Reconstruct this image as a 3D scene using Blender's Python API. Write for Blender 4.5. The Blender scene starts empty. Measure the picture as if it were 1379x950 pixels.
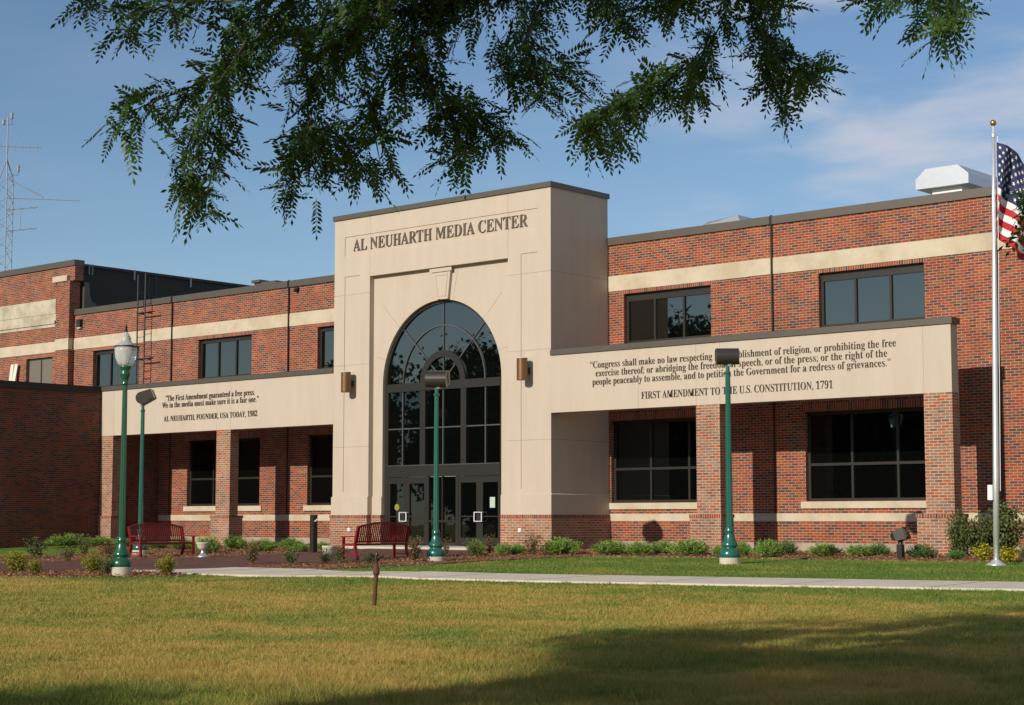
import bpy, math, random
import numpy as np
from mathutils import Vector, Matrix
from mathutils.geometry import tessellate_polygon

random.seed(7)
RNG = np.random.default_rng(7)
SC = bpy.context.scene
COL = SC.collection

# ------------------------------------------------------------------ camera
CAM = np.array([34.7592, -41.593, 0.8594])
PITCH, YAW, FOC = 0.0953376, -0.718551, 2347.33        # FOC in photo pixels (1379 wide)
cam_data = bpy.data.cameras.new("camera")
cam_data.sensor_fit = 'HORIZONTAL'
cam_data.sensor_width = 36.0
cam_data.lens = 36.0 * FOC / 1379.0
cam_data.clip_start = 0.1
cam_data.clip_end = 3000.0
cam = bpy.data.objects.new("camera", cam_data)
cam.location = CAM
cam.rotation_euler = (math.pi / 2 + PITCH, 0, -YAW)
COL.objects.link(cam)
SC.camera = cam

# ------------------------------------------------------------------ light
SUN_EL = 0.4165                 # 23.9 degrees, from the shadow under the portal beams
SUN_AZ = math.radians(0.8)      # a hair left of square-on to the facade
world = bpy.data.worlds.new("World")
SC.world = world
world.use_nodes = True
SUN_STRENGTH = 4.3
SKY_STRENGTH = 0.098
sl = bpy.data.lights.new("sun", 'SUN')
sl.energy = SUN_STRENGTH
sl.angle = math.radians(0.5)
sl.color = (1.0, 0.925, 0.80)
sun = bpy.data.objects.new("sun", sl)
sdir = Vector((math.sin(SUN_AZ) * math.cos(SUN_EL), math.cos(SUN_AZ) * math.cos(SUN_EL), -math.sin(SUN_EL)))
sun.rotation_euler = sdir.to_track_quat('-Z', 'Y').to_euler()
sun.location = (0, -60, 40)
COL.objects.link(sun)

SC.view_settings.view_transform = 'Standard'
SC.view_settings.look = 'None'
SC.view_settings.exposure = 0.0
SC.view_settings.gamma = 1.0
SC.view_settings.use_curve_mapping = False


def build_sky():
    nt = world.node_tree
    nt.nodes.clear()
    N, L = nt.nodes.new, nt.links.new
    out = N('ShaderNodeOutputWorld')
    bg = N('ShaderNodeBackground')
    bg.inputs['Strength'].default_value = SKY_STRENGTH
    sky = N('ShaderNodeTexSky')
    sky.sky_type = 'NISHITA'
    sky.sun_disc = False
    sky.sun_elevation = SUN_EL
    sky.sun_rotation = math.pi - SUN_AZ
    sky.air_density = 1.0
    sky.dust_density = 0.25
    sky.ozone_density = 3.5
    tc = N('ShaderNodeTexCoord')
    sep = N('ShaderNodeSeparateXYZ')
    L(tc.outputs['Generated'], sep.inputs[0])
    # thin streaky clouds: noise over azimuth and elevation, stretched along the horizon
    az = N('ShaderNodeMath'); az.operation = 'ARCTAN2'
    L(sep.outputs['X'], az.inputs[0]); L(sep.outputs['Y'], az.inputs[1])
    el = N('ShaderNodeMath'); el.operation = 'ARCSINE'
    L(sep.outputs['Z'], el.inputs[0])
    cmb = N('ShaderNodeCombineXYZ')
    L(az.outputs[0], cmb.inputs['X']); L(el.outputs[0], cmb.inputs['Y'])
    mp = N('ShaderNodeMapping')
    mp.inputs['Location'].default_value = (2.35, 0.9, 0.0)
    mp.inputs['Rotation'].default_value = (0, 0, math.radians(4))
    mp.inputs['Scale'].default_value = (6.5, 24.0, 1.0)
    L(cmb.outputs[0], mp.inputs['Vector'])
    ns = N('ShaderNodeTexNoise')
    ns.inputs['Scale'].default_value = 1.0
    ns.inputs['Detail'].default_value = 6.0
    ns.inputs['Roughness'].default_value = 0.48
    ns.inputs['Distortion'].default_value = 0.35
    L(mp.outputs[0], ns.inputs['Vector'])
    rp = N('ShaderNodeValToRGB')
    rp.color_ramp.interpolation = 'EASE'
    rp.color_ramp.elements[0].position = 0.40
    rp.color_ramp.elements[0].color = (0, 0, 0, 1)
    rp.color_ramp.elements[1].position = 0.66
    rp.color_ramp.elements[1].color = (1, 1, 1, 1)
    L(ns.outputs['Fac'], rp.inputs['Fac'])
    # the bank of cloud lies to the north, the rest of the sky is nearly clear
    mr = N('ShaderNodeMapRange'); mr.interpolation_type = 'SMOOTHSTEP'
    mr.inputs['From Min'].default_value = -0.68
    mr.inputs['From Max'].default_value = -0.50
    mr.inputs['To Min'].default_value = 0.06
    mr.inputs['To Max'].default_value = 0.85
    L(az.outputs[0], mr.inputs['Value'])
    mu = N('ShaderNodeMath'); mu.operation = 'MULTIPLY'
    L(rp.outputs['Color'], mu.inputs[0]); L(mr.outputs['Result'], mu.inputs[1])
    mix = N('ShaderNodeMix'); mix.data_type = 'RGBA'
    L(mu.outputs[0], mix.inputs['Factor'])
    L(sky.outputs['Color'], mix.inputs['A'])
    mix.inputs['B'].default_value = (6.0, 6.2, 7.0, 1)
    L(mix.outputs['Result'], bg.inputs['Color'])
    L(bg.outputs['Background'], out.inputs['Surface'])


build_sky()

# ------------------------------------------------------------------ shared helpers
FWD = np.array([math.sin(YAW) * math.cos(PITCH), math.cos(YAW) * math.cos(PITCH), math.sin(PITCH)])
RGT = np.array([math.cos(YAW), -math.sin(YAW), 0.0])
UPV = np.cross(RGT, FWD)


def ray(x, y):
    return FWD + RGT * (x - 689.5) / FOC + UPV * (475 - y) / FOC


def at(x, y, depth):
    return CAM + ray(x, y) * depth


def gz0(y):
    t = np.clip(-np.asarray(y, float) - 0.5, 0, None)
    return -0.12 - 0.03 * np.minimum(t, 11.5) - 0.012 * np.clip(t - 11.5, 0, 30)


def gz(x, y):
    """height of the ground: the lawn falls gently from the building, less so on the right"""
    t = np.clip(-np.asarray(y, float) - 0.5, 0, None)
    k = np.clip((np.asarray(x, float) - 2.0) / 7.0, 0, 1)
    k = k * k * (3 - 2 * k)
    return -0.12 - (0.03 - 0.0135 * k) * np.minimum(t, 11.5) - 0.012 * np.clip(t - 11.5, 0, 30)


def on_ground(x, y):
    d = ray(x, y)
    ts = np.linspace(5, 160, 32000)
    P = CAM + np.outer(ts, d)
    v = P[:, 2] - gz(P[:, 0], P[:, 1])
    return P[int(np.argmax(v < 0))]


def project(P):
    d = np.asarray(P) - CAM
    z = d @ FWD
    return 689.5 + FOC * (d @ RGT) / z, 475 - FOC * (d @ UPV) / z, z


def tag(o, label=None, cat=None, group=None, kind=None):
    if label: o['label'] = label
    if cat: o['category'] = cat
    if group: o['group'] = group
    if kind: o['kind'] = kind
    return o


def empty(name, loc, label, cat, group=None, rz=0.0):
    o = bpy.data.objects.new(name, None)
    o.location = loc
    o.rotation_euler = (0, 0, rz)
    COL.objects.link(o)
    return tag(o, label, cat, group)


class MB:
    """collects polygons, then links them as one mesh object"""

    def __init__(self):
        self.v, self.f, self.m = [], [], []

    def add(self, verts, faces, mi=0):
        b = len(self.v)
        self.v.extend(tuple(map(float, p)) for p in verts)
        self.f.extend(tuple(b + i for i in f) for f in faces)
        self.m.extend([mi] * len(faces))
        return self

    def box(self, x0, x1, y0, y1, z0, z1, mi=0):
        v = [(x0, y0, z0), (x1, y0, z0), (x1, y1, z0), (x0, y1, z0), (x0, y0, z1), (x1, y0, z1), (x1, y1, z1), (x0, y1, z1)]
        f = [(0, 3, 2, 1), (4, 5, 6, 7), (0, 1, 5, 4), (1, 2, 6, 5), (2, 3, 7, 6), (3, 0, 4, 7)]
        return self.add(v, f, mi)

    def obox(self, c, ax, ay, az, mi=0):
        """box from its centre and three half-axis vectors"""
        c, ax, ay, az = map(Vector, (c, ax, ay, az))
        v = [c + sx * ax + sy * ay + sz * az for sz in (-1, 1) for sy in (-1, 1) for sx in (-1, 1)]
        f = [(0, 2, 3, 1), (4, 5, 7, 6), (0, 1, 5, 4), (1, 3, 7, 5), (3, 2, 6, 7), (2, 0, 4, 6)]
        return self.add(v, f, mi)

    def bar(self, p0, p1, w, h, up=(0, 0, 1), mi=0):
        p0, p1, up = Vector(p0), Vector(p1), Vector(up)
        d = (p1 - p0)
        L = d.length
        d.normalize()
        s = d.cross(up)
        if s.length < 1e-4:
            s = d.cross(Vector((1, 0, 0)))
        s.normalize()
        u = s.cross(d)
        return self.obox((p0 + p1) / 2, d * L / 2, s * w / 2, u * h / 2, mi)

    def tube(self, pts, radii, n=8, mi=0, caps=True):
        pts = [Vector(p) for p in pts]
        if not hasattr(radii, '__len__'):
            radii = [radii] * len(pts)
        b = []
        prev = None
        for i, p in enumerate(pts):
            d = (pts[min(i + 1, len(pts) - 1)] - pts[max(i - 1, 0)]).normalized()
            if prev is None:
                a = d.cross(Vector((0, 0, 1)))
                if a.length < 1e-3:
                    a = d.cross(Vector((1, 0, 0)))
            else:
                a = prev - d * prev.dot(d)
            a.normalize()
            prev = a
            c = d.cross(a)
            b.extend(p + (a * math.cos(2 * math.pi * k / n) + c * math.sin(2 * math.pi * k / n)) * radii[i] for k in range(n))
        f = []
        for i in range(len(pts) - 1):
            for k in range(n):
                f.append((i * n + k, i * n + (k + 1) % n, (i + 1) * n + (k + 1) % n, (i + 1) * n + k))
        if caps:
            f.append(tuple(range(n - 1, -1, -1)))
            f.append(tuple((len(pts) - 1) * n + k for k in range(n)))
        return self.add(b, f, mi)

    def lathe(self, prof, c=(0, 0, 0), n=20, mi=0, flute=None):
        """prof: list of (radius, z); flute(i, k) scales a radius"""
        b, f = [], []
        for i, (r, z) in enumerate(prof):
            for k in range(n):
                rr = r * (flute(i, k) if flute else 1.0)
                t = 2 * math.pi * k / n
                b.append((c[0] + rr * math.cos(t), c[1] + rr * math.sin(t), c[2] + z))
        for i in range(len(prof) - 1):
            for k in range(n):
                f.append((i * n + k, i * n + (k + 1) % n, (i + 1) * n + (k + 1) % n, (i + 1) * n + k))
        f.append(tuple(range(n - 1, -1, -1)))
        f.append(tuple((len(prof) - 1) * n + k for k in range(n)))
        return self.add(b, f, mi)

    def slab(self, outer, holes, y0, y1, mi=0):
        """outline with holes in the XZ plane, extruded from y0 (front) to y1"""
        loops = [outer] + list(holes)
        flat = [p for l in loops for p in l]
        tris = tessellate_polygon([[Vector((p[0], p[1], 0)) for p in l] for l in loops])
        n = len(flat)
        v = [(p[0], y0, p[1]) for p in flat] + [(p[0], y1, p[1]) for p in flat]
        f = []
        for a, b, c in tris:
            A, B, Cc = flat[a], flat[b], flat[c]
            cr = (B[0] - A[0]) * (Cc[1] - A[1]) - (B[1] - A[1]) * (Cc[0] - A[0])
            if cr < 0:
                b, c = c, b
            f.append((a, b, c))
            f.append((n + a, n + c, n + b))
        k = 0
        for li, l in enumerate(loops):
            m = len(l)
            ar = sum(l[i][0] * l[(i + 1) % m][1] - l[(i + 1) % m][0] * l[i][1] for i in range(m))
            for i in range(m):
                a, b = k + i, k + (i + 1) % m
                flip = (ar > 0) == (li == 0)
                f.append((a, n + a, n + b, b) if flip else (a, b, n + b, n + a))
            k += m
        return self.add(v, f, mi)

    def build(self, name, mats, parent=None, smooth=False, link=True):
        me = bpy.data.meshes.new(name)
        off = Vector((0, 0, 0))
        if parent is not None:
            p = parent
            while p is not None:
                off += Vector(p.location)
                p = p.parent
        if isinstance(self.v, list):
            vs = [(a - off.x, b - off.y, c - off.z) for a, b, c in self.v]
        else:
            vs = self.v
        me.from_pydata(vs, [], self.f)
        if not isinstance(mats, (list, tuple)):
            mats = [mats]
        for m in mats:
            me.materials.append(m)
        if len(mats) > 1:
            me.polygons.foreach_set('material_index', self.m)
        if smooth:
            me.polygons.foreach_set('use_smooth', [True] * len(me.polygons))
        me.update()
        o = bpy.data.objects.new(name, me)
        if parent is not None:
            o.parent = parent
        if link:
            COL.objects.link(o)
        return o


def rect(x0, x1, z0, z1):
    return [(x0, z0), (x1, z0), (x1, z1), (x0, z1)]


def np_mesh(name, verts, nper, mats, parent=None, smooth=False, attrs=None):
    """polygons that each own nper consecutive vertices of an (N*nper, 3) array"""
    me = bpy.data.meshes.new(name)
    nv = len(verts)
    nf = nv // nper
    me.vertices.add(nv)
    me.vertices.foreach_set('co', np.ascontiguousarray(verts, dtype=np.float32).ravel())
    me.loops.add(nv)
    me.loops.foreach_set('vertex_index', np.arange(nv, dtype=np.int32))
    me.polygons.add(nf)
    me.polygons.foreach_set('loop_start', np.arange(0, nv, nper, dtype=np.int32))
    if smooth:
        me.polygons.foreach_set('use_smooth', np.ones(nf, dtype=bool))
    me.update(calc_edges=True)
    for m in (mats if isinstance(mats, (list, tuple)) else [mats]):
        me.materials.append(m)
    o = bpy.data.objects.new(name, me)
    if parent is not None:
        o.parent = parent
    COL.objects.link(o)
    return o


# ------------------------------------------------------------------ materials
def new_mat(name):
    m = bpy.data.materials.new(name)
    m.use_nodes = True
    nt = m.node_tree
    b = nt.nodes['Principled BSDF']
    return m, nt, b


def lin(c):
    return tuple(c) + (1.0,)


def mat_plain(name, col, rough=0.6, metal=0.0, var=0.12, scale=6.0, bump=0.0, coat=0.0, spec=None):
    m, nt, b = new_mat(name)
    N, L = nt.nodes.new, nt.links.new
    geo = N('ShaderNodeNewGeometry')
    ns = N('ShaderNodeTexNoise')
    ns.inputs['Scale'].default_value = scale
    ns.inputs['Detail'].default_value = 6
    ns.inputs['Roughness'].default_value = 0.6
    L(geo.outputs['Position'], ns.inputs['Vector'])
    mx = N('ShaderNodeMix'); mx.data_type = 'RGBA'
    mx.inputs['A'].default_value = lin(c * (1 - var) for c in col)
    mx.inputs['B'].default_value = lin(min(1, c * (1 + var)) for c in col)
    L(ns.outputs['Fac'], mx.inputs['Factor'])
    L(mx.outputs['Result'], b.inputs['Base Color'])
    b.inputs['Roughness'].default_value = rough
    b.inputs['Metallic'].default_value = metal
    if spec is not None:
        b.inputs['Specular IOR Level'].default_value = spec
    if coat:
        b.inputs['Coat Weight'].default_value = coat
        b.inputs['Coat Roughness'].default_value = 0.12
    if bump:
        bp = N('ShaderNodeBump')
        bp.inputs['Strength'].default_value = bump
        bp.inputs['Distance'].default_value = 0.02
        L(ns.outputs['Fac'], bp.inputs['Height'])
        L(bp.outputs['Normal'], b.inputs['Normal'])
    return m


def mat_brick(name, stops, mortar, bw=0.237, bh=0.0787, ms=0.0115, dirt=0.25):
    """stops: list of (position, colour) of a stepped ramp picked per brick"""
    m, nt, b = new_mat(name)
    N, L = nt.nodes.new, nt.links.new
    geo = N('ShaderNodeNewGeometry')
    sp = N('ShaderNodeSeparateXYZ'); L(geo.outputs['Position'], sp.inputs[0])
    sn = N('ShaderNodeSeparateXYZ'); L(geo.outputs['True Normal'], sn.inputs[0])
    ab = N('ShaderNodeMath'); ab.operation = 'ABSOLUTE'; L(sn.outputs['X'], ab.inputs[0])
    gt = N('ShaderNodeMath'); gt.operation = 'GREATER_THAN'; gt.inputs[1].default_value = 0.7
    L(ab.outputs[0], gt.inputs[0])
    mu = N('ShaderNodeMix'); mu.data_type = 'FLOAT'
    L(gt.outputs[0], mu.inputs['Factor']); L(sp.outputs['X'], mu.inputs['A']); L(sp.outputs['Y'], mu.inputs['B'])
    cv = N('ShaderNodeCombineXYZ')
    L(mu.outputs['Result'], cv.inputs['X']); L(sp.outputs['Z'], cv.inputs['Y'])
    br = N('ShaderNodeTexBrick')
    br.inputs['Scale'].default_value = 1.0
    br.inputs['Color1'].default_value = (0, 0, 0, 1)
    br.inputs['Color2'].default_value = (1, 1, 1, 1)
    br.inputs['Mortar'].default_value = (0.5, 0.5, 0.5, 1)
    br.inputs['Mortar Size'].default_value = ms
    br.inputs['Mortar Smooth'].default_value = 0.15
    br.inputs['Brick Width'].default_value = bw
    br.inputs['Row Height'].default_value = bh
    L(cv.outputs[0], br.inputs['Vector'])
    rp = N('ShaderNodeValToRGB')
    rp.color_ramp.interpolation = 'CONSTANT'
    el = rp.color_ramp.elements
    el[0].position = stops[0][0]; el[0].color = lin(stops[0][1])
    el[1].position = stops[1][0]; el[1].color = lin(stops[1][1])
    for p, c in stops[2:]:
        e = el.new(p); e.color = lin(c)
    L(br.outputs['Color'], rp.inputs['Fac'])
    # weathering
    ns = N('ShaderNodeTexNoise'); ns.inputs['Scale'].default_value = 1.3; ns.inputs['Detail'].default_value = 8
    ns.inputs['Roughness'].default_value = 0.65
    L(geo.outputs['Position'], ns.inputs['Vector'])
    mr = N('ShaderNodeMapRange')
    mr.inputs['From Min'].default_value = 0.3; mr.inputs['From Max'].default_value = 0.7
    mr.inputs['To Min'].default_value = 1 - dirt; mr.inputs['To Max'].default_value = 1 + dirt * 0.6
    L(ns.outputs['Fac'], mr.inputs['Value'])
    mm = N('ShaderNodeMix'); mm.data_type = 'RGBA'
    L(br.outputs['Fac'], mm.inputs['Factor'])
    L(rp.outputs['Color'], mm.inputs['A'])
    mm.inputs['B'].default_value = lin(mortar)
    vm = N('ShaderNodeVectorMath'); vm.operation = 'SCALE'
    L(mm.outputs['Result'], vm.inputs[0]); L(mr.outputs['Result'], vm.inputs['Scale'])
    L(vm.outputs['Vector'], b.inputs['Base Color'])
    b.inputs['Roughness'].default_value = 0.85
    b.inputs['Specular IOR Level'].default_value = 0.25
    bp = N('ShaderNodeBump'); bp.invert = True
    bp.inputs['Strength'].default_value = 0.5; bp.inputs['Distance'].default_value = 0.008
    L(br.outputs['Fac'], bp.inputs['Height']); L(bp.outputs['Normal'], b.inputs['Normal'])
    return m


def mat_stucco(name, col):
    m, nt, b = new_mat(name)
    N, L = nt.nodes.new, nt.links.new
    geo = N('ShaderNodeNewGeometry')
    fine = N('ShaderNodeTexNoise'); fine.inputs['Scale'].default_value = 42; fine.inputs['Detail'].default_value = 6
    L(geo.outputs['Position'], fine.inputs['Vector'])
    mp = N('ShaderNodeMapping'); mp.inputs['Scale'].default_value = (1.7, 1.7, 0.30)
    L(geo.outputs['Position'], mp.inputs['Vector'])
    big = N('ShaderNodeTexNoise'); big.inputs['Scale'].default_value = 1.2; big.inputs['Detail'].default_value = 7
    big.inputs['Roughness'].default_value = 0.68
    L(mp.outputs[0], big.inputs['Vector'])
    mx = N('ShaderNodeMix'); mx.data_type = 'RGBA'
    mx.inputs['A'].default_value = lin(c * 0.84 for c in col)
    mx.inputs['B'].default_value = lin(c * 1.10 for c in col)
    L(big.outputs['Fac'], mx.inputs['Factor'])
    m2 = N('ShaderNodeMix'); m2.data_type = 'RGBA'; m2.blend_type = 'MULTIPLY'
    m2.inputs['Factor'].default_value = 0.22
    L(mx.outputs['Result'], m2.inputs['A']); L(fine.outputs['Fac'], m2.inputs['B'])
    L(m2.outputs['Result'], b.inputs['Base Color'])
    b.inputs['Roughness'].default_value = 0.92
    b.inputs['Specular IOR Level'].default_value = 0.2
    bp = N('ShaderNodeBump'); bp.inputs['Strength'].default_value = 0.25; bp.inputs['Distance'].default_value = 0.006
    L(fine.outputs['Fac'], bp.inputs['Height']); L(bp.outputs['Normal'], b.inputs['Normal'])
    return m


def mat_stone(name, col, stain):
    m, nt, b = new_mat(name)
    N, L = nt.nodes.new, nt.links.new
    geo = N('ShaderNodeNewGeometry')
    n1 = N('ShaderNodeTexNoise'); n1.inputs['Scale'].default_value = 1.1; n1.inputs['Detail'].default_value = 9
    n1.inputs['Roughness'].default_value = 0.66
    L(geo.outputs['Position'], n1.inputs['Vector'])
    rp = N('ShaderNodeValToRGB')
    rp.color_ramp.elements[0].position = 0.36; rp.color_ramp.elements[0].color = lin(stain)
    rp.color_ramp.elements[1].position = 0.60; rp.color_ramp.elements[1].color = lin(col)
    L(n1.outputs['Fac'], rp.inputs['Fac'])
    L(rp.outputs['Color'], b.inputs['Base Color'])
    b.inputs['Roughness'].default_value = 0.88
    bp = N('ShaderNodeBump'); bp.inputs['Strength'].default_value = 0.2; bp.inputs['Distance'].default_value = 0.01
    L(n1.outputs['Fac'], bp.inputs['Height']); L(bp.outputs['Normal'], b.inputs['Normal'])
    return m


def mat_glass(name, refl=0.2, tint=(0.62, 0.74, 0.78)):
    """dark tinted pane: black behind, partial mirror in front, a little wavy"""
    m, nt, b = new_mat(name)
    N, L = nt.nodes.new, nt.links.new
    nt.nodes.remove(b)
    out = [n for n in nt.nodes if n.type == 'OUTPUT_MATERIAL'][0]
    df = N('ShaderNodeBsdfDiffuse'); df.inputs['Color'].default_value = (0.0022, 0.0026, 0.0024, 1)
    gl = N('ShaderNodeBsdfGlossy'); gl.inputs['Roughness'].default_value = 0.012
    gl.inputs['Color'].default_value = lin(tint)
    geo = N('ShaderNodeNewGeometry')
    ns = N('ShaderNodeTexNoise'); ns.inputs['Scale'].default_value = 0.9; ns.inputs['Detail'].default_value = 2
    L(geo.outputs['Position'], ns.inputs['Vector'])
    bp = N('ShaderNodeBump'); bp.inputs['Strength'].default_value = 0.05; bp.inputs['Distance'].default_value = 0.02
    L(ns.outputs['Fac'], bp.inputs['Height']); L(bp.outputs['Normal'], gl.inputs['Normal'])
    fr = N('ShaderNodeFresnel'); fr.inputs['IOR'].default_value = 1.5
    ad = N('ShaderNodeMath'); ad.operation = 'ADD'; ad.inputs[1].default_value = refl - 0.04; ad.use_clamp = True
    L(fr.outputs[0], ad.inputs[0])
    mx = N('ShaderNodeMixShader')
    L(ad.outputs[0], mx.inputs['Fac']); L(df.outputs[0], mx.inputs[1]); L(gl.outputs[0], mx.inputs[2])
    L(mx.outputs[0], out.inputs['Surface'])
    return m


def mat_leaf(name, c0, c1, c2, rough=0.5, trans=0.25, scale=2.0):
    """leaf colour varied per leaf and per clump, with some light let through"""
    m, nt, b = new_mat(name)
    N, L = nt.nodes.new, nt.links.new
    geo = N('ShaderNodeNewGeometry')
    rp = N('ShaderNodeValToRGB')
    e = rp.color_ramp.elements
    e[0].position = 0.0; e[0].color = lin(c0)
    e[1].position = 1.0; e[1].color = lin(c2)
    k = e.new(0.5); k.color = lin(c1)
    ns = N('ShaderNodeTexNoise'); ns.inputs['Scale'].default_value = scale; ns.inputs['Detail'].default_value = 3
    L(geo.outputs['Position'], ns.inputs['Vector'])
    mm = N('ShaderNodeMix'); mm.data_type = 'FLOAT'; mm.inputs['Factor'].default_value = 0.5
    L(geo.outputs['Random Per Island'], mm.inputs['A']); L(ns.outputs['Fac'], mm.inputs['B'])
    L(mm.outputs['Result'], rp.inputs['Fac'])
    L(rp.outputs['Color'], b.inputs['Base Color'])
    b.inputs['Roughness'].default_value = rough
    b.inputs['Specular IOR Level'].default_value = 0.35
    out = [n for n in nt.nodes if n.type == 'OUTPUT_MATERIAL'][0]
    tr = N('ShaderNodeBsdfTranslucent')
    br = N('ShaderNodeVectorMath'); br.operation = 'SCALE'; br.inputs['Scale'].default_value = 1.3
    L(rp.outputs['Color'], br.inputs[0]); L(br.outputs[0], tr.inputs['Color'])
    mx = N('ShaderNodeMixShader'); mx.inputs['Fac'].default_value = trans
    L(b.outputs[0], mx.inputs[1]); L(tr.outputs[0], mx.inputs[2])
    L(mx.outputs[0], out.inputs['Surface'])
    return m


def lawn_colour(nt, strength=1.0):
    """patchy turf: green, olive and dry straw in long soft patches"""
    N, L = nt.nodes.new, nt.links.new
    geo = N('ShaderNodeNewGeometry')
    mp = N('ShaderNodeMapping')
    mp.inputs['Rotation'].default_value = (0, 0, math.radians(-38))
    mp.inputs['Scale'].default_value = (0.30, 0.42, 0.30)
    L(geo.outputs['Position'], mp.inputs['Vector'])
    n1 = N('ShaderNodeTexNoise'); n1.inputs['Scale'].default_value = 1.0; n1.inputs['Detail'].default_value = 8
    n1.inputs['Roughness'].default_value = 0.70; n1.inputs['Distortion'].default_value = 0.4
    L(mp.outputs[0], n1.inputs['Vector'])
    rp = N('ShaderNodeValToRGB')
    e = rp.color_ramp.elements
    e[0].position = 0.34; e[0].color = (0.115, 0.195, 0.034, 1)
    e[1].position = 0.65; e[1].color = (0.50, 0.335, 0.100, 1)
    k = e.new(0.46); k.color = (0.245, 0.262, 0.050, 1)
    k = e.new(0.56); k.color = (0.385, 0.295, 0.072, 1)
    return geo, n1, rp


def mat_lawn(name, blades=False):
    m, nt, b = new_mat(name)
    N, L = nt.nodes.new, nt.links.new
    geo, n1, rp = lawn_colour(nt)
    sp = N('ShaderNodeSeparateXYZ'); L(geo.outputs['Position'], sp.inputs[0])
    # the watered strips along the walk are greener than the open lawn
    mr = N('ShaderNodeMapRange')
    mr.inputs['From Min'].default_value = -19.5; mr.inputs['From Max'].default_value = -14.5
    mr.inputs['To Min'].default_value = 0.03; mr.inputs['To Max'].default_value = -0.16
    L(sp.outputs['Y'], mr.inputs['Value'])
    ad = N('ShaderNodeMath'); ad.operation = 'ADD'
    L(n1.outputs['Fac'], ad.inputs[0]); L(mr.outputs['Result'], ad.inputs[1])
    src = ad.outputs[0]
    if blades:
        sb = N('ShaderNodeMath'); sb.operation = 'MULTIPLY_ADD'
        sb.inputs[1].default_value = 0.34; sb.inputs[2].default_value = -0.17
        L(geo.outputs['Random Per Island'], sb.inputs[0])
        a2 = N('ShaderNodeMath'); a2.operation = 'ADD'
        L(src, a2.inputs[0]); L(sb.outputs[0], a2.inputs[1]); src = a2.outputs[0]
    else:
        n2 = N('ShaderNodeTexNoise'); n2.inputs['Scale'].default_value = 26; n2.inputs['Detail'].default_value = 5
        L(geo.outputs['Position'], n2.inputs['Vector'])
        sb = N('ShaderNodeMath'); sb.operation = 'MULTIPLY_ADD'
        sb.inputs[1].default_value = 0.4; sb.inputs[2].default_value = -0.2
        L(n2.outputs['Fac'], sb.inputs[0])
        a2 = N('ShaderNodeMath'); a2.operation = 'ADD'
        L(src, a2.inputs[0]); L(sb.outputs[0], a2.inputs[1]); src = a2.outputs[0]
        bp = N('ShaderNodeBump'); bp.inputs['Strength'].default_value = 0.8; bp.inputs['Distance'].default_value = 0.04
        L(n2.outputs['Fac'], bp.inputs['Height']); L(bp.outputs['Normal'], b.inputs['Normal'])
    L(src, rp.inputs['Fac'])
    L(rp.outputs['Color'], b.inputs['Base Color'])
    b.inputs['Roughness'].default_value = 0.75 if blades else 0.95
    b.inputs['Specular IOR Level'].default_value = 0.25 if blades else 0.05
    if blades:
        out = [n for n in nt.nodes if n.type == 'OUTPUT_MATERIAL'][0]
        tr = N('ShaderNodeBsdfTranslucent'); L(rp.outputs['Color'], tr.inputs['Color'])
        mx = N('ShaderNodeMixShader'); mx.inputs['Fac'].default_value = 0.25
        L(b.outputs[0], mx.inputs[1]); L(tr.outputs[0], mx.inputs[2]); L(mx.outputs[0], out.inputs['Surface'])
    return m


def mat_speckle(name, ca, cb, cc, scale, rough=0.95, bump=0.6, dist=0.03):
    m, nt, b = new_mat(name)
    N, L = nt.nodes.new, nt.links.new
    geo = N('ShaderNodeNewGeometry')
    vo = N('ShaderNodeTexVoronoi'); vo.inputs['Scale'].default_value = scale
    L(geo.outputs['Position'], vo.inputs['Vector'])
    rp = N('ShaderNodeValToRGB')
    e = rp.color_ramp.elements
    e[0].position = 0.15; e[0].color = lin(ca)
    e[1].position = 0.9; e[1].color = lin(cc)
    k = e.new(0.55); k.color = lin(cb)
    sc = N('ShaderNodeSeparateColor'); L(vo.outputs['Color'], sc.inputs[0])
    L(sc.outputs[0], rp.inputs['Fac'])
    L(rp.outputs['Color'], b.inputs['Base Color'])
    b.inputs['Roughness'].default_value = rough
    bp = N('ShaderNodeBump'); bp.inputs['Strength'].default_value = bump; bp.inputs['Distance'].default_value = dist
    L(vo.outputs['Distance'], bp.inputs['Height']); L(bp.outputs['Normal'], b.inputs['Normal'])
    return m


M = {}
M['brick_old'] = mat_brick('brick_red_mixed', [
    (0.0, (0.098, 0.042, 0.036)), (0.13, (0.265, 0.050, 0.019)), (0.33, (0.16, 0.052, 0.029)),
    (0.48, (0.305, 0.054, 0.018)), (0.64, (0.21, 0.075, 0.030)), (0.76, (0.29, 0.085, 0.022)), (0.88, (0.11, 0.050, 0.038))],
    (0.385, 0.240, 0.175), ms=0.010)
M['brick_new'] = mat_brick('brick_tan_mixed', [
    (0.0, (0.17, 0.085, 0.058)), (0.12, (0.29, 0.145, 0.080)), (0.34, (0.33, 0.105, 0.042)),
    (0.50, (0.26, 0.140, 0.090)), (0.68, (0.36, 0.075, 0.024)), (0.78, (0.31, 0.175, 0.095)), (0.92, (0.22, 0.130, 0.095))],
    (0.46, 0.335, 0.255), ms=0.0115)
M['soldier'] = mat_brick('brick_soldier_course', [
    (0.0, (0.095, 0.038, 0.033)), (0.25, (0.27, 0.052, 0.020)), (0.5, (0.22, 0.095, 0.050)), (0.75, (0.31, 0.055, 0.016))],
    (0.40, 0.26, 0.19), bw=0.079, bh=2.0)
M['brick_wing'] = mat_brick('brick_red_shaded', [  # red brick of the main wall, darkened to paint in the wing's shade
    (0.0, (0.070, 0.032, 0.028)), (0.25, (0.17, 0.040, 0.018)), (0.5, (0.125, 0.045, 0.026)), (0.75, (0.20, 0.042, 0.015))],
    (0.17, 0.125, 0.095), ms=0.009)
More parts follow.
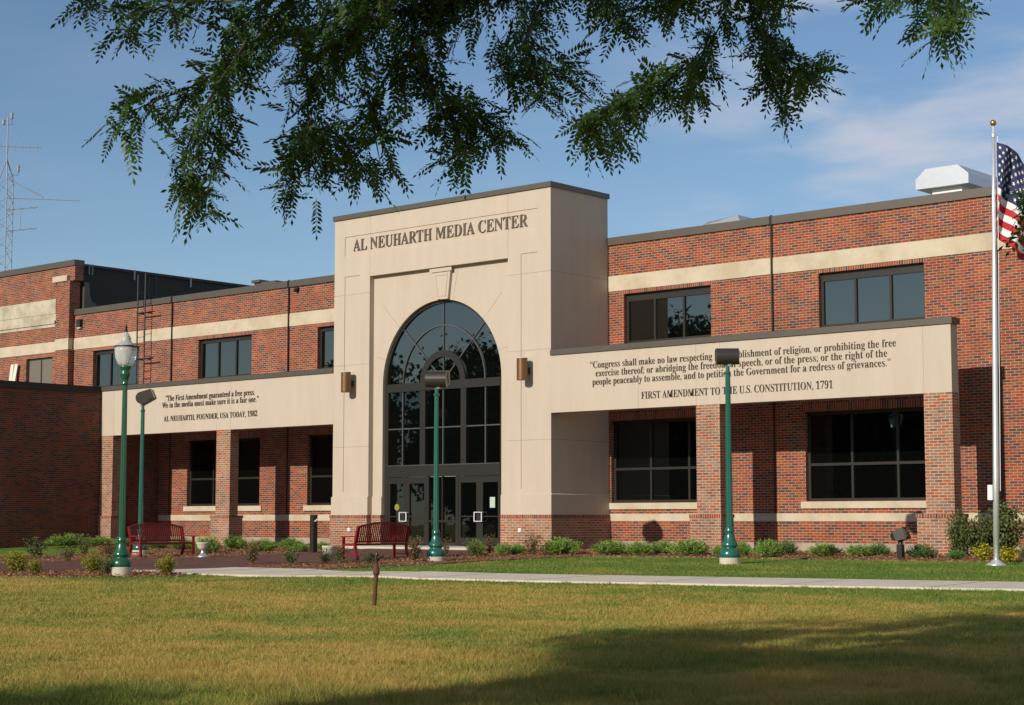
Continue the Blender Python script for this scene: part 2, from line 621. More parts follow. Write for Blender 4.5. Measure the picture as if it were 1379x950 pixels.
M['stucco'] = mat_stucco('stucco_cream', (0.578, 0.484, 0.384))
M['joint'] = mat_plain('stucco_joint_sealant', (0.34, 0.25, 0.17), 0.9)
M['joint_red'] = mat_plain('dark_red_sealant', (0.07, 0.025, 0.02), 0.8)
M['stone'] = mat_stone('limestone_weathered', (0.545, 0.465, 0.345), (0.45, 0.365, 0.245))
M['stone_old'] = mat_stone('limestone_dirty', (0.52, 0.455, 0.34), (0.33, 0.275, 0.19))
M['foundation'] = mat_stone('foundation_concrete', (0.38, 0.31, 0.23), (0.27, 0.22, 0.16))
M['coping'] = mat_plain('coping_bronze_metal', (0.115, 0.098, 0.076), 0.42, 0.35, 0.1, 2.0)
M['bronze'] = mat_plain('window_bronze', (0.040, 0.036, 0.030), 0.38, 0.4, 0.1, 4.0)
M['bronze_dark'] = mat_plain('dark_bronze', (0.022, 0.020, 0.018), 0.45, 0.3, 0.1, 4.0)
M['alum'] = mat_plain('thin_glazing_bar', (0.16, 0.155, 0.145), 0.35, 0.6, 0.08, 4.0)
M['letter'] = mat_plain('letter_bronze', (0.17, 0.135, 0.10), 0.4, 0.5, 0.1, 8.0)
M['letter_dark'] = mat_plain('letter_dark_bronze', (0.055, 0.045, 0.035), 0.45, 0.4, 0.1, 8.0)
M['glass'] = mat_glass('tinted_glass', 0.225, (0.74, 0.74, 0.67))
M['glass_low'] = mat_glass('dark_tinted_glass', 0.085)
M['steel_grey'] = mat_plain('mast_steel', (0.24, 0.26, 0.28), 0.6, 0.3, 0.2, 3.0)
M['membrane'] = mat_plain('roof_membrane_black', (0.014, 0.014, 0.015), 0.7, 0, 0.3, 1.2)
M['roof'] = mat_plain('roof_gravel', (0.22, 0.20, 0.18), 0.95, 0, 0.2, 20)
M['taupe'] = mat_plain('window_blind_taupe', (0.16, 0.135, 0.105), 0.5, 0, 0.06, 3)
M['concrete'] = mat_plain('concrete_walk', (0.60, 0.515, 0.405), 0.9, 0, 0.20, 2.2, 0.1)
M['concrete_pale'] = mat_plain('concrete_footing', (0.52, 0.47, 0.38), 0.85, 0, 0.22, 7.0, 0.2)
M['green'] = mat_plain('green_pole_paint', (0.010, 0.105, 0.072), 0.28, 0.0, 0.18, 5.0, 0.0, 0.5)
M['green_lamp'] = mat_plain('green_lamp_paint', (0.008, 0.082, 0.038), 0.28, 0.0, 0.18, 5.0, 0.0, 0.5)
M['red'] = mat_plain('bench_red_paint', (0.20, 0.006, 0.011), 0.4, 0.0, 0.2, 9.0, 0.0, 0.15)
M['flood'] = mat_plain('floodlight_bronze', (0.060, 0.052, 0.043), 0.38, 0.5, 0.12, 6.0)
M['flood_pale'] = mat_plain('floodlight_lens_rim', (0.34, 0.29, 0.22), 0.4, 0.2)
M['steel_grey'] = mat_plain('mast_steel', (0.24, 0.26, 0.28), 0.6, 0.3, 0.2, 3.0)
M['galv'] = mat_plain('galvanised_steel', (0.55, 0.56, 0.57), 0.38, 0.75, 0.12, 5.0)
M['white_metal'] = mat_plain('white_metal', (0.72, 0.73, 0.71), 0.45, 0.1, 0.06, 3.0)
M['alu_pole'] = mat_plain('aluminium_pole', (0.74, 0.73, 0.74), 0.36, 0.6, 0.05, 3.0)
M['chrome'] = mat_plain('polished_steel', (0.85, 0.85, 0.84), 0.35, 0.6, 0.02)
M['gold'] = mat_plain('gilded_ball', (0.55, 0.36, 0.10), 0.25, 0.9, 0.05)
M['copper'] = mat_plain('wall_light_bronze', (0.20, 0.105, 0.045), 0.38, 0.55, 0.15, 6.0)
M['rust'] = mat_plain('rusty_pipe', (0.105, 0.040, 0.014), 0.75, 0.2, 0.4, 25, 0.3)
M['brass'] = mat_plain('dull_brass', (0.03, 0.022, 0.012), 0.5, 0.4, 0.3, 20)
M['board'] = mat_plain('pale_board', (0.68, 0.62, 0.50), 0.8, 0, 0.08, 6)
M['white'] = mat_plain('white_plastic', (0.78, 0.78, 0.76), 0.5, 0, 0.03)
M['paper'] = mat_plain('pale_green_paper', (0.42, 0.50, 0.42), 0.8, 0, 0.05)
M['yellow'] = mat_plain('yellow_sticker', (0.25, 0.22, 0.02), 0.6, 0, 0.05)
M['mulch'] = mat_speckle('bark_mulch', (0.075, 0.033, 0.016), (0.20, 0.088, 0.040), (0.36, 0.20, 0.10), 18, 0.95, 1.0, 0.05)
M['lawn'] = mat_lawn('turf')
M['blades'] = mat_lawn('turf_blades', True)
M['juniper'] = mat_leaf('juniper_needles', (0.085, 0.155, 0.028), (0.20, 0.31, 0.058), (0.34, 0.45, 0.09), 0.65, 0.2, 4)
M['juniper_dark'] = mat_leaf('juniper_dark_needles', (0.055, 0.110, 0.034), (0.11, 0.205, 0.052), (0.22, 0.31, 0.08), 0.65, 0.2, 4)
M['rose'] = mat_leaf('shrub_leaves', (0.045, 0.065, 0.018), (0.10, 0.13, 0.034), (0.19, 0.19, 0.06), 0.55, 0.2, 5)
M['rose_red'] = mat_leaf('reddish_leaves', (0.13, 0.050, 0.024), (0.15, 0.105, 0.036), (0.17, 0.18, 0.05), 0.55, 0.2, 5)
M['gold_leaf'] = mat_leaf('golden_leaves', (0.12, 0.125, 0.016), (0.26, 0.24, 0.027), (0.42, 0.37, 0.04), 0.55, 0.25, 5)
M['lime_leaf'] = mat_leaf('lime_leaves', (0.22, 0.20, 0.012), (0.40, 0.35, 0.022), (0.52, 0.46, 0.04), 0.5, 0.25, 5)
M['locust'] = mat_leaf('locust_leaflets', (0.016, 0.040, 0.009), (0.044, 0.094, 0.018), (0.105, 0.165, 0.030), 0.42, 0.35, 1.2)
M['tree_leaf'] = mat_leaf('far_tree_leaves', (0.014, 0.028, 0.009), (0.026, 0.046, 0.013), (0.04, 0.062, 0.018), 0.7, 0.05, 0.5)
M['bark'] = mat_plain('bark', (0.055, 0.042, 0.032), 0.9, 0, 0.4, 14, 0.6)
M['twig'] = mat_plain('shrub_twig', (0.10, 0.065, 0.04), 0.9, 0, 0.3, 14)


def mat_paver():
    m = mat_brick('brick_pavers', [(0.0, (0.105, 0.046, 0.034)), (0.3, (0.15, 0.062, 0.044)), (0.6, (0.12, 0.055, 0.044)), (0.85, (0.17, 0.074, 0.054))],
                  (0.13, 0.085, 0.065), bw=0.2, bh=0.1, ms=0.004)
    nt = m.node_tree
    # lay the courses on the ground plane: X / Y instead of X / Z
    cv = [n for n in nt.nodes if n.type == 'COMBXYZ'][0]
    sp = [n for n in nt.nodes if n.type == 'SEPXYZ'][0]
    for l in list(cv.inputs['Y'].links) + list(cv.inputs['X'].links):
        nt.links.remove(l)
    nt.links.new(sp.outputs['X'], cv.inputs['X'])
    nt.links.new(sp.outputs['Y'], cv.inputs['Y'])
    return m


M['paver'] = mat_paver()


def mat_globe():
    m, nt, b = new_mat('frosted_globe')
    b.inputs['Base Color'].default_value = (0.78, 0.78, 0.74, 1)
    b.inputs['Roughness'].default_value = 0.18
    b.inputs['Transmission Weight'].default_value = 0.55
    b.inputs['IOR'].default_value = 1.25
    return m


M['globe'] = mat_globe()

# ------------------------------------------------------------------ GROUND
W = 2.909


def ground_sheet():
    mb = MB()
    ys = [-320, -80, -42.0, -30, -20, -12.0, -8, -4, -0.5, 3, 300]
    xs = [-300, -60, -30, -10, 0, 2] + [2.5 + 0.5 * i for i in range(14)] + [10, 14, 20, 40, 80, 300]
    v = [(x, y, float(gz(x, y))) for y in ys for x in xs]
    n = len(xs)
    f = [(j * n + i, j * n + i + 1, (j + 1) * n + i + 1, (j + 1) * n + i) for j in range(len(ys) - 1) for i in range(n - 1)]
    mb.add(v, f)
    o = mb.build('lawn', M['lawn'], smooth=True)
    return tag(o, kind='structure')


ground_sheet()


def sheet(name, poly, lift, mat, kind='structure', thick=0.06):
    """ground patch that follows the slope: cut the polygon into strips along Y"""
    ys = sorted(set([p[1] for p in poly] + [-12.0, -0.5]))
    lo, hi = min(p[1] for p in poly), max(p[1] for p in poly)
    ys = [y for y in ys if lo <= y <= hi]
    fine = []
    for a, b in zip(ys[:-1], ys[1:]):
        k = max(1, int((b - a) / 0.7))
        fine += [a + (b - a) * i / k for i in range(k)]
    fine.append(ys[-1])
    mb = MB()

    def spans(y):
        xs = []
        for (x0, y0), (x1, y1) in zip(poly, poly[1:] + poly[:1]):
            if (y0 <= y < y1) or (y1 <= y < y0):
                xs.append(x0 + (y - y0) * (x1 - x0) / (y1 - y0))
        return sorted(xs)
    for a, b in zip(fine[:-1], fine[1:]):
        e = 1e-4
        sa, sb = spans(a + e), spans(b - e)
        for i in range(0, min(len(sa), len(sb)) - 1, 2):
            nx = max(1, int(max(sa[i + 1] - sa[i], sb[i + 1] - sb[i]) / 0.7))
            for j in range(nx):
                u0, u1 = j / nx, (j + 1) / nx
                q = [(sa[i] + (sa[i + 1] - sa[i]) * u0, a), (sa[i] + (sa[i + 1] - sa[i]) * u1, a), (sb[i] + (sb[i + 1] - sb[i]) * u1, b), (sb[i] + (sb[i + 1] - sb[i]) * u0, b)]
                q = [(x, y, float(gz(x, y)) + lift) for x, y in q]
                q += [(x, y, z - thick) for x, y, z in q]
                fs = [(0, 1, 2, 3), (0, 4, 5, 1), (2, 6, 7, 3)]
                if j == nx - 1: fs.append((1, 5, 6, 2))
                if j == 0: fs.append((3, 7, 4, 0))
                mb.add(q, fs)
    o = mb.build(name, mat)
    return tag(o, kind=kind)


MULCH_L = [(-16.0, -10.2), (-14.5, -8.2), (-14.9, -6.0), (-17.5, -4.2), (-23.3, -1.2), (-23.3, 2.8), (-9.5, 2.8), (-8.2, 0.2), (-6.7, -1.9), (-6.7, -4.1),
           (-7.3, -7.2), (-9.0, -9.4), (-10.5, -11.2), (-13.0, -12.0), (-15.5, -12.2)]
MULCH_R = [(-0.4, -3.2), (-1.5, -1.4), (-1.0, 2.8), (24, 2.8), (24, -1.6), (16.3, -1.9), (15.0, -2.25), (13.1, -2.45), (11.0, -2.4), (8.7, -2.5), (6.2, -2.6), (4.0, -3.0),
           (3.1, -4.9), (2.75, -6.4), (2.6, -8.0), (1.9, -9.5), (1.6, -11.0), (-1.5, -11.3), (-1.2, -10.4), (-0.3, -9.2), (-0.3, -7.5)]
MULCH_F = [(-6.4, -17.2), (-4.2, -16.4), (-2.7, -14.3), (-0.4, -14.5), (1.2, -15.0), (0.7, -15.8), (-0.6, -17.0), (-3.1, -17.9), (-6.2, -18.4)]
PAVERS = [(-6.7, -1.3), (-0.9, -1.3), (-0.3, -3.3), (-0.3, -7.6), (-0.35, -9.3), (-1.45, -11.1), (-1.95, -13.0), (-2.7, -14.2), (-4.3, -16.4), (-6.5, -17.2), (-11.5, -14.8),
          (-10.3, -11.6), (-8.9, -9.4), (-7.2, -7.2), (-6.65, -4.2)]
PATH = [(26.0, -8.75), (19.85, -9.5), (13.9, -10.25), (8.1, -11.0), (5.0, -11.15), (1.5, -11.25), (-1.45, -11.35), (-1.9, -13.0), (-2.6, -14.15), (-0.4, -14.35), (1.9, -14.45), (4.3, -13.85),
        (7.4, -13.5), (10.1, -13.3), (15.3, -12.35), (20.7, -11.4), (26.0, -10.7)]
def refit(poly):
    return [tuple(on_ground(*project((x, y, float(gz0(y))))[:2])[:2]) if x > 0 and y < -1.5 else (x, y) for x, y in poly]


MULCH_R, PATH = refit(MULCH_R), refit(PATH)
sheet('mulch_bed', MULCH_L, 0.030, M['mulch'])
sheet('mulch_bed', MULCH_R, 0.034, M['mulch'])
sheet('mulch_bed', MULCH_F, 0.032, M['mulch'])
sheet('paved_court', PAVERS, 0.045, M['paver'])
sheet('concrete_path', PATH, 0.040, M['concrete'])
sheet('door_slab', [(-8.0, -1.3), (-8.0, -0.03), (-7.6, -0.03), (-7.6, 0.30), (-2.3, 0.30), (-2.3, -0.03), (-1.9, -0.03), (-1.9, -1.3)], 0.11, M['concrete_pale'], thick=0.14)
sheet('concrete_path', [(-16, -11.9), (-12.8, -12.3), (-11.0, -13.2), (-11.8, -14.4), (-16, -13.2)], 0.038, M['concrete'])
# saw-cut joints of the walk
jm = MB()
for k in range(9):
    x = 2.0 + k * 2.6
    bk = sorted(PATH[:6])
    fr_ = sorted(PATH[10:])
    ya = np.interp(x, [p[0] for p in bk], [p[1] for p in bk]) - 0.02
    yb = np.interp(x + 0.15, [p[0] for p in fr_], [p[1] for p in fr_]) + 0.02
    for i in range(4):
        y0, y1 = ya + (yb - ya) * i / 4, ya + (yb - ya) * (i + 1) / 4
        x0, x1 = x + 0.15 * i / 4, x + 0.15 * (i + 1) / 4
        jm.bar((x0, y0, float(gz(x0, y0)) + 0.041), (x1, y1, float(gz(x1, y1)) + 0.041), 0.022, 0.006)
tag(jm.build('path_joint', M['foundation']), kind='structure')

# ------------------------------------------------------------------ MAIN BUILDING
media = empty('media_center_building', (0, 0, 0),
              'long red brick media center with cream arched entrance tower and inscribed portal beams', 'building')


def window(x0, x1, z0, z1, cols, hbar=None, header=0.0, y=W, parent=media, glass='glass', depth=0.14, fw=0.085):
    """aluminium window set back in the wall; panes as sub-parts"""
    fr = MB()
    ya, yb = y + depth, y + depth + 0.10
    ph = (z1 - header) - z0
    fr.box(x0, x0 + fw, ya, yb, z0, z1)
    fr.box(x1 - fw, x1, ya, yb, z0, z1)
    fr.box(x0 + fw, x1 - fw, ya, yb, z0, z0 + fw)
    fr.box(x0 + fw, x1 - fw, ya, yb, z1 - max(fw, header), z1)
    top = z1 - max(fw, header)
    xs = [x0 + (x1 - x0) * k / cols for k in range(cols + 1)]
    for x in xs[1:-1]:
        fr.box(x - 0.035, x + 0.035, ya, yb, z0 + fw, top)
    if hbar:
        for k in range(cols):
            l = xs[k] + (fw if k == 0 else 0.035)
            r = xs[k + 1] - (fw if k == cols - 1 else 0.035)
            fr.box(l, r, ya, yb, hbar - 0.04, hbar + 0.04)
    w = fr.build('window', M['bronze'], parent)
    rows = [(z0, hbar), (hbar, z1 - header)] if hbar else [(z0, z1 - header)]
    for a, b in rows:
        for k in range(cols):
            g = MB()
            g.box(xs[k] + (0.01 if k == 0 else 0.0005), xs[k + 1] - (0.01 if k == cols - 1 else 0.0005), yb - 0.05, yb - 0.03, a + (0.01 if a == z0 else 0.0005), b + (0.04 if b != hbar else -0.0005))
            g.build('pane', M[glass], w)
    return w


HU = [(0.65, 4.04), (7.90, 11.34), (15.3, 18.7)]
HL = [(0.10, 4.54), (7.36, 11.80), (15.0, 19.0)]
RW, RL = 24.0, -29.6
wall = MB()
holes = [rect(a, b, 6.48, 8.11) for a, b in HU] + [rect(a, b, 1.38, 4.02) for a, b in HL]
wall.slab(rect(-0.28, RW, -0.6, 9.75), holes, W, W + 0.30)
HUL = [(-28.19, -24.92), (-21.02, -17.73), (-13.92, -10.6)]
HLL = [(-21.6, -17.15), (-14.41, -9.96)]
holes = [rect(a, b, 6.46, 8.09) for a, b in HUL] + [rect(a, b, 1.38, 4.02) for a, b in HLL]
wall.slab(rect(RL + 0.02, -9.62, -0.6, 9.75), holes, W, W + 0.30)
wall.box(RL + 0.02, RW, 28, 28.3, -0.6, 9.75)
wall.box(RW - 0.3, RW, W + 0.3, 28, -0.6, 9.75)
# shallow pilasters beside the joints
for a, b in [(5.43, 6.27), (12.70, 13.50), (-16.4, -15.57), (-23.40, -22.75)]:
    wall.box(a, b, W - 0.035, W + 0.1, 1.05, 8.225)
    wall.box(a, b, W - 0.035, W + 0.1, 8.735, 9.74)
wall.build('brick_wall', M['brick_old'], media)
fm = MB()
fm.box(-0.2, RW, W - 0.02, W + 0.05, -0.5, 0.17)
fm.build('foundation', M['foundation'], media)
fm = MB()
fm.box(-23.4, -9.7, W - 0.02, W + 0.05, -0.5, 0.17)
fm.build('foundation', M['foundation'], media)
for spans_, z0_, z1_ in ((HU, 8.112, 8.226), (HUL, 8.092, 8.226), (HL + HLL, 4.022, 4.26)):
    for a, b in spans_:
        sold = MB()
        sold.box(a - 0.1, b + 0.1, W - 0.006, W + 0.05, z0_, z1_)
        sold.build('lintel_course', M['soldier'], media)


def band_piece(name, mat, spans_, y0, z0, z1):
    mb_ = MB()
    for a_, b_, o_ in spans_:
        mb_.box(a_, b_, y0 - o_, W + 0.05, z0, z1)
    mb_.build(name, mat, media)


band_piece('upper_stone_band', M['stone'], [(0.02, 5.43, 0), (5.43, 6.27, .035), (6.27, 12.70, 0), (12.70, 13.50, .035), (13.50, RW, 0)], W - 0.02, 8.232, 8.728)
band_piece('upper_stone_band', M['stone'], [(RL, -23.40, 0), (-23.40, -22.75, .035), (-22.75, -16.4, 0), (-16.4, -15.57, .035), (-15.57, -9.9, 0)], W - 0.02, 8.232, 8.728)
band_piece('lower_stone_band', M['stone'], [(0.02, RW, 0)], W - 0.03, 0.80, 1.035)
band_piece('lower_stone_band', M['stone'], [(-23.4, -9.9, 0)], W - 0.03, 0.80, 1.035)
cop = MB()
xs = [-0.0, 5.43, 6.27, 12.70, 13.50, RW]
for i, (a, b) in enumerate(zip(xs[:-1], xs[1:])):
    o = 0.035 if i % 2 else 0.0
    cop.box(a + (0.002 if i else 0.02), b, W - 0.06 - o, W + 0.42, 9.75, 10.0)
cop.build('coping', M['coping'], media)
cop = MB()
for a, b, o in [(RL + 0.03, -23.4, 0), (-23.398, -22.75, .035), (-22.748, -16.4, 0), (-16.398, -15.57, .035), (-15.568, -9.9, 0)]:
    cop.box(a, b, W - 0.06 - o, W + 0.42, 9.75, 10.0)
cop.build('coping', M['coping'], media)
seam = MB()
for x in (2.6, 9.6, 16.5, -12.6, -19.4, -26.5):
    seam.box(x - 0.03, x + 0.03, W - 0.064, W - 0.05, 9.745, 10.004)
seam.build('coping_seam', M['coping'], media)
rf = MB()
rf.box(RL, RW, W + 0.3, 28, 9.45, 9.6)
rf.build('flat_roof', M['roof'], media)
for x in (6.31, -22.71, -15.53, 13.56):
    d = MB()
    d.box(x - 0.024, x + 0.024, W - 0.072, W - 0.002, 4.3, 10.03)
    d.build('downspout', M['bronze_dark'], media)
    d = MB()
    d.box(x - 0.014, x + 0.014, W - 0.045, W - 0.002, 1.04, 4.298)
    d.build('expansion_joint', M['joint_red'], media)
for (a, b) in HU:
    window(a, b, 6.49, 8.105, 3, None, 0.24)
for (a, b) in HUL:
    window(a, b, 6.47, 8.085, 3, None, 0.16)
for (a, b) in HL + HLL:
    window(a, b, 1.385, 4.015, 3, 2.46, 0.10, glass='glass_low')
for (a, b) in HL + HLL:
    s_ = MB()
    s_.box(max(a - 0.16, 0.02) if a > -1 else a - 0.16, min(b + 0.16, -9.9) if b < 0 else b + 0.16, W - 0.05, W + 0.16, 1.175, 1.375)
    s_.build('window_sill', M['stone'], media)
# ---- entrance tower -------------------------------------------------
TX0, TX1 = -9.891, 0.0
RX0, RX1, RZ = -8.12, -1.79, 9.2          # big recess
RY = 0.21
AX0, AX1, ASP = -7.66, -2.25, 5.43        # arch opening
ACX, AR = (AX0 + AX1) / 2, (AX1 - AX0) / 2
tower = MB()
p_title = rect(-9.38, -0.53, 10.0, 10.68)
p_l = rect(-9.37, -8.62, 1.80, 9.28)
p_r = rect(-1.24, -0.53, 1.80, 9.28)
outer = [(TX0, 1.0), (RX0, 1.0), (RX0, RZ), (RX1, RZ), (RX1, 1.0), (TX1, 1.0), (TX1, 11.30), (TX0, 11.30)]
tower.slab(outer, [p_title, p_l, p_r], 0.0, 0.025)
tower.slab(outer, [], 0.0252, RY)


def arch_pts(cx, cz, r, n=40, a0=0.0, a1=math.pi):
    return [(cx + r * math.cos(a0 + (a1 - a0) * k / n), cz + r * math.sin(a0 + (a1 - a0) * k / n)) for k in range(n + 1)]


face = [(TX0, 1.0), (AX0, 1.0)] + arch_pts(ACX, ASP, AR)[::-1] + [(AX1, 1.0), (TX1, 1.0), (TX1, 11.30), (TX0, 11.30)]
tower.slab(face, [], RY + 0.0002, 0.62)
# body behind the face
tower.box(TX0, TX0 + 0.3, 0.6202, W + 0.29, 1.0, 11.30)
tower.box(TX1 - 0.3, TX1, 0.6202, W - 0.001, 1.0, 11.30)
tower.box(TX0 + 0.3, TX1 - 0.3, W - 0.3, W - 0.001, 9.0, 11.30)
tower.box(TX0 + 0.3, TX1 - 0.3, 0.6202, W - 0.3, 10.9, 11.25)
# plinth course under the panels
for a, b in [(TX0 - 0.03, RX0), (RX1, TX1 + 0.03)]:
    tower.box(a, b, -0.035, -0.0005, 1.0, 1.625)
tower.box(RX0, AX0 - 0.002, RY - 0.035, RY - 0.0005, 1.0, 1.625)
tower.box(AX1 + 0.002, RX1, RY - 0.035, RY - 0.0005, 1.0, 1.625)
tower.box(TX1 + 0.0005, TX1 + 0.03, -0.0003, W - 0.002, 1.0, 1.625)
tower.box(TX0 - 0.03, TX0 - 0.0005, -0.0003, W, 1.0, 1.625)
tower.add([(0.0005, 0.0, 1.6255), (0.03, 0.0, 1.6255), (0.0005, 0.0, 1.665), (0.0005, W - 0.002, 1.6255), (0.03, W - 0.002, 1.6255), (0.0005, W - 0.002, 1.665)],
          [(0, 1, 2), (3, 5, 4), (1, 4, 5, 2)])
tower.build('entrance_tower', M['stucco'], media)
key = MB()
key.slab([(-5.08, 8.16), (-4.80, 8.13), (-4.53, 8.13), (-4.40, 9.17), (-5.27, 9.17)], [], 0.10, RY - 0.001)
key.slab([(-5.33, 9.05), (-4.33, 9.05), (-4.33, 9.18), (-5.33, 9.18)], [], 0.06, 0.0995)
key.slab([(-5.02, 8.25), (-4.62, 8.22), (-4.53, 8.98), (-5.13, 8.98)], [[(-4.97, 8.29), (-4.67, 8.27), (-4.59, 8.93), (-5.08, 8.93)]], 0.085, 0.0995)
key.build('keystone', M['stucco'], media)
jt = MB()
for z in (8.632, 6.17, 3.339):
    for a, b in [(TX0, -9.38), (-8.61, RX0), (RX1, -1.25), (-0.52, TX1 - 0.001)]:
        jt.box(a, b, -0.0015, 0.004, z - 0.008, z + 0.008)
    for a, b in [(-9.36, -8.63), (-1.23, -0.54)]:
        jt.box(a, b, 0.0238, 0.027, z - 0.008, z + 0.008)
    if z != 6.17:
        jt.box(TX1 - 0.004, TX1 + 0.0015, 0.0, W - 0.01, z - 0.008, z + 0.008)
    else:
        jt.box(TX1 - 0.004, TX1 + 0.0015, 0.4, W - 0.01, z - 0.008, z + 0.008)
for x in (RX0, RX1):
    jt.box(x - 0.007, x + 0.007, -0.0015, 0.004, RZ + 0.002, 10.0)
    jt.box(x - 0.007, x + 0.007, -0.0015, 0.004, 10.68, 11.3)
    jt.box(x - 0.007, x + 0.007, 0.0238, 0.027, 10.0, 10.68)
for ang, r0, r1 in [(45, AR, AR + 1.15), (78, AR, 3.75), (18, AR + 0.0, AR + 0.45), (135, AR, AR + 1.15), (162, AR, AR + 0.45)]:
    a = math.radians(ang)
    c, s = math.cos(a), math.sin(a)
    jt.bar((ACX + c * r0, RY - 0.0005, ASP + s * r0), (ACX + c * r1, RY - 0.0005, ASP + s * r1), 0.013, 0.004, up=(0, 1, 0))
jt.build('control_joint', M['joint'], media)
tcop = MB()
tcop.box(TX0 - 0.05, TX1 + 0.05, -0.06, W + 0.05, 11.30, 11.465)
tcop.build('coping', M['coping'], media)
for (a, b), (c0, c1), (e0, e1) in (((TX0 - 0.06, RX0), (RX0 + 0.002, AX0 - 0.01), (TX0 - 0.06, TX0 + 0.2)), ((RX1, TX1 + 0.06), (AX1 + 0.01, RX1 - 0.002), (TX1 - 0.2, TX1 + 0.06))):
    lf = a < -5
    tb = MB()
    tb.box(a, b, -0.06, 0.3, -0.6, 0.90)
    tb.box(c0, c1, RY - 0.06, 0.5, -0.6, 0.90)
    tb.box(e0, e1, 0.302, W - 0.003, -0.6, 0.90)
    base_ = tb.build('brick_base', M['brick_new'], media)
    tb = MB()
    tb.box(a - (0.015 if lf else 0), b + (0 if lf else 0.015), -0.075, 0.3, 0.902, 0.9995)
    tb.box(c0, c1, RY - 0.075, 0.5, 0.902, 0.9995)
    tb.box(e0 - (0.015 if lf else 0), e1 + (0 if lf else 0.015), 0.302, W - 0.003, 0.902, 0.9995)
    tb.build('cap_course', M['soldier'], base_)

# ---- arched glass entrance ------------------------------------------
G = 0.32
GX0, GX1 = -7.61, -2.30
ent = MB()
yf, yb = G, G + 0.10
ent.box(AX0 + 0.002, -7.50, yf, yb, 0.0, ASP)
ent.box(-2.40, AX1 - 0.002, yf, yb, 0.0, ASP)
ent.box(-7.50, -2.40, yf - 0.02, yb, 5.15, 5.43)            # transom band
ent.box(-7.50, -2.40, yf - 0.02, yb, 2.27, 2.65)            # header over the doors
for a, b in [(-6.0, -5.755), (-4.135, -3.895)]:
    ent.box(a, b, yf, yb, 2.65, 5.15)
# rim of the arch and the inner fan ring


def ring(mb, cx, cz, r0, r1, ya, yb2, n=48):
    o = arch_pts(cx, cz, r1, n)
    i = arch_pts(cx, cz, r0, n)
    mb.slab(o + i[::-1], [], ya, yb2)


ring(ent, ACX, ASP, AR - 0.10, AR - 0.001, yf, yb)
ring(ent, ACX, ASP, 0.80, 1.02, yf - 0.02, yb)
entrance = ent.build('glazed_entrance', M['bronze'], media)
bars = MB()
ring(bars, ACX, ASP, 1.85, 1.885, yf + 0.015, yb - 0.02)
for ang in (45, 90, 135):
    a = math.radians(ang)
    for r0, r1 in ((1.02, 1.85), (1.885, AR - 0.09), (0.0, 0.80)):
        bars.bar((ACX + r0 * math.cos(a), yf + 0.05, ASP + r0 * math.sin(a)), (ACX + r1 * math.cos(a), yf + 0.05, ASP + r1 * math.sin(a)), 0.035, 0.05, up=(0, 1, 0))
segs = [(-7.50, -6.83), (-6.83, -6.0), (-5.755, -4.95), (-4.95, -4.135), (-3.895, -3.06), (-3.06, -2.40)]
for x in (-6.83, -4.95, -3.06):
    bars.box(x - 0.02, x + 0.02, yf + 0.015, yb - 0.02, 2.65, 5.15)
for a, b in segs:
    l = a + (0.02 if a in (-6.83, -4.95, -3.06) else 0)
    r = b - (0.02 if b in (-6.83, -4.95, -3.06) else 0)
    bars.box(l, r, yf + 0.015, yb - 0.02, 3.875, 3.915)
bars.box(-7.5, -2.40, yf - 0.022, yf, 2.645, 2.67)
bars.build('glazing_bar', M['alum'], entrance)
for a, b in segs:
    for z0, z1 in ((2.64, 3.895), (3.895, 5.16)):
        g = MB()
        g.box(a - 0.01, b + 0.01, G + 0.06, G + 0.075, z0, z1)
        g.build('pane', M['glass_low'], entrance)
for a0, a1, r0, r1 in [(0, 45, 1.0, 1.87), (45, 90, 1.0, 1.87), (90, 135, 1.0, 1.87), (135, 180, 1.0, 1.87),
                       (0, 45, 1.87, AR - 0.05), (45, 90, 1.87, AR - 0.05), (90, 135, 1.87, AR - 0.05), (135, 180, 1.87, AR - 0.05),
                       (0, 90, 0.0, 0.82), (90, 180, 0.0, 0.82)]:
    g = MB()
    o = arch_pts(ACX, ASP, r1, 16, math.radians(a0), math.radians(a1))
    i = arch_pts(ACX, ASP, max(r0, 0.001), 16, math.radians(a0), math.radians(a1))
    g.slab(o + i[::-1], [], G + 0.06, G + 0.075)
    g.build('pane', M['glass'], entrance)
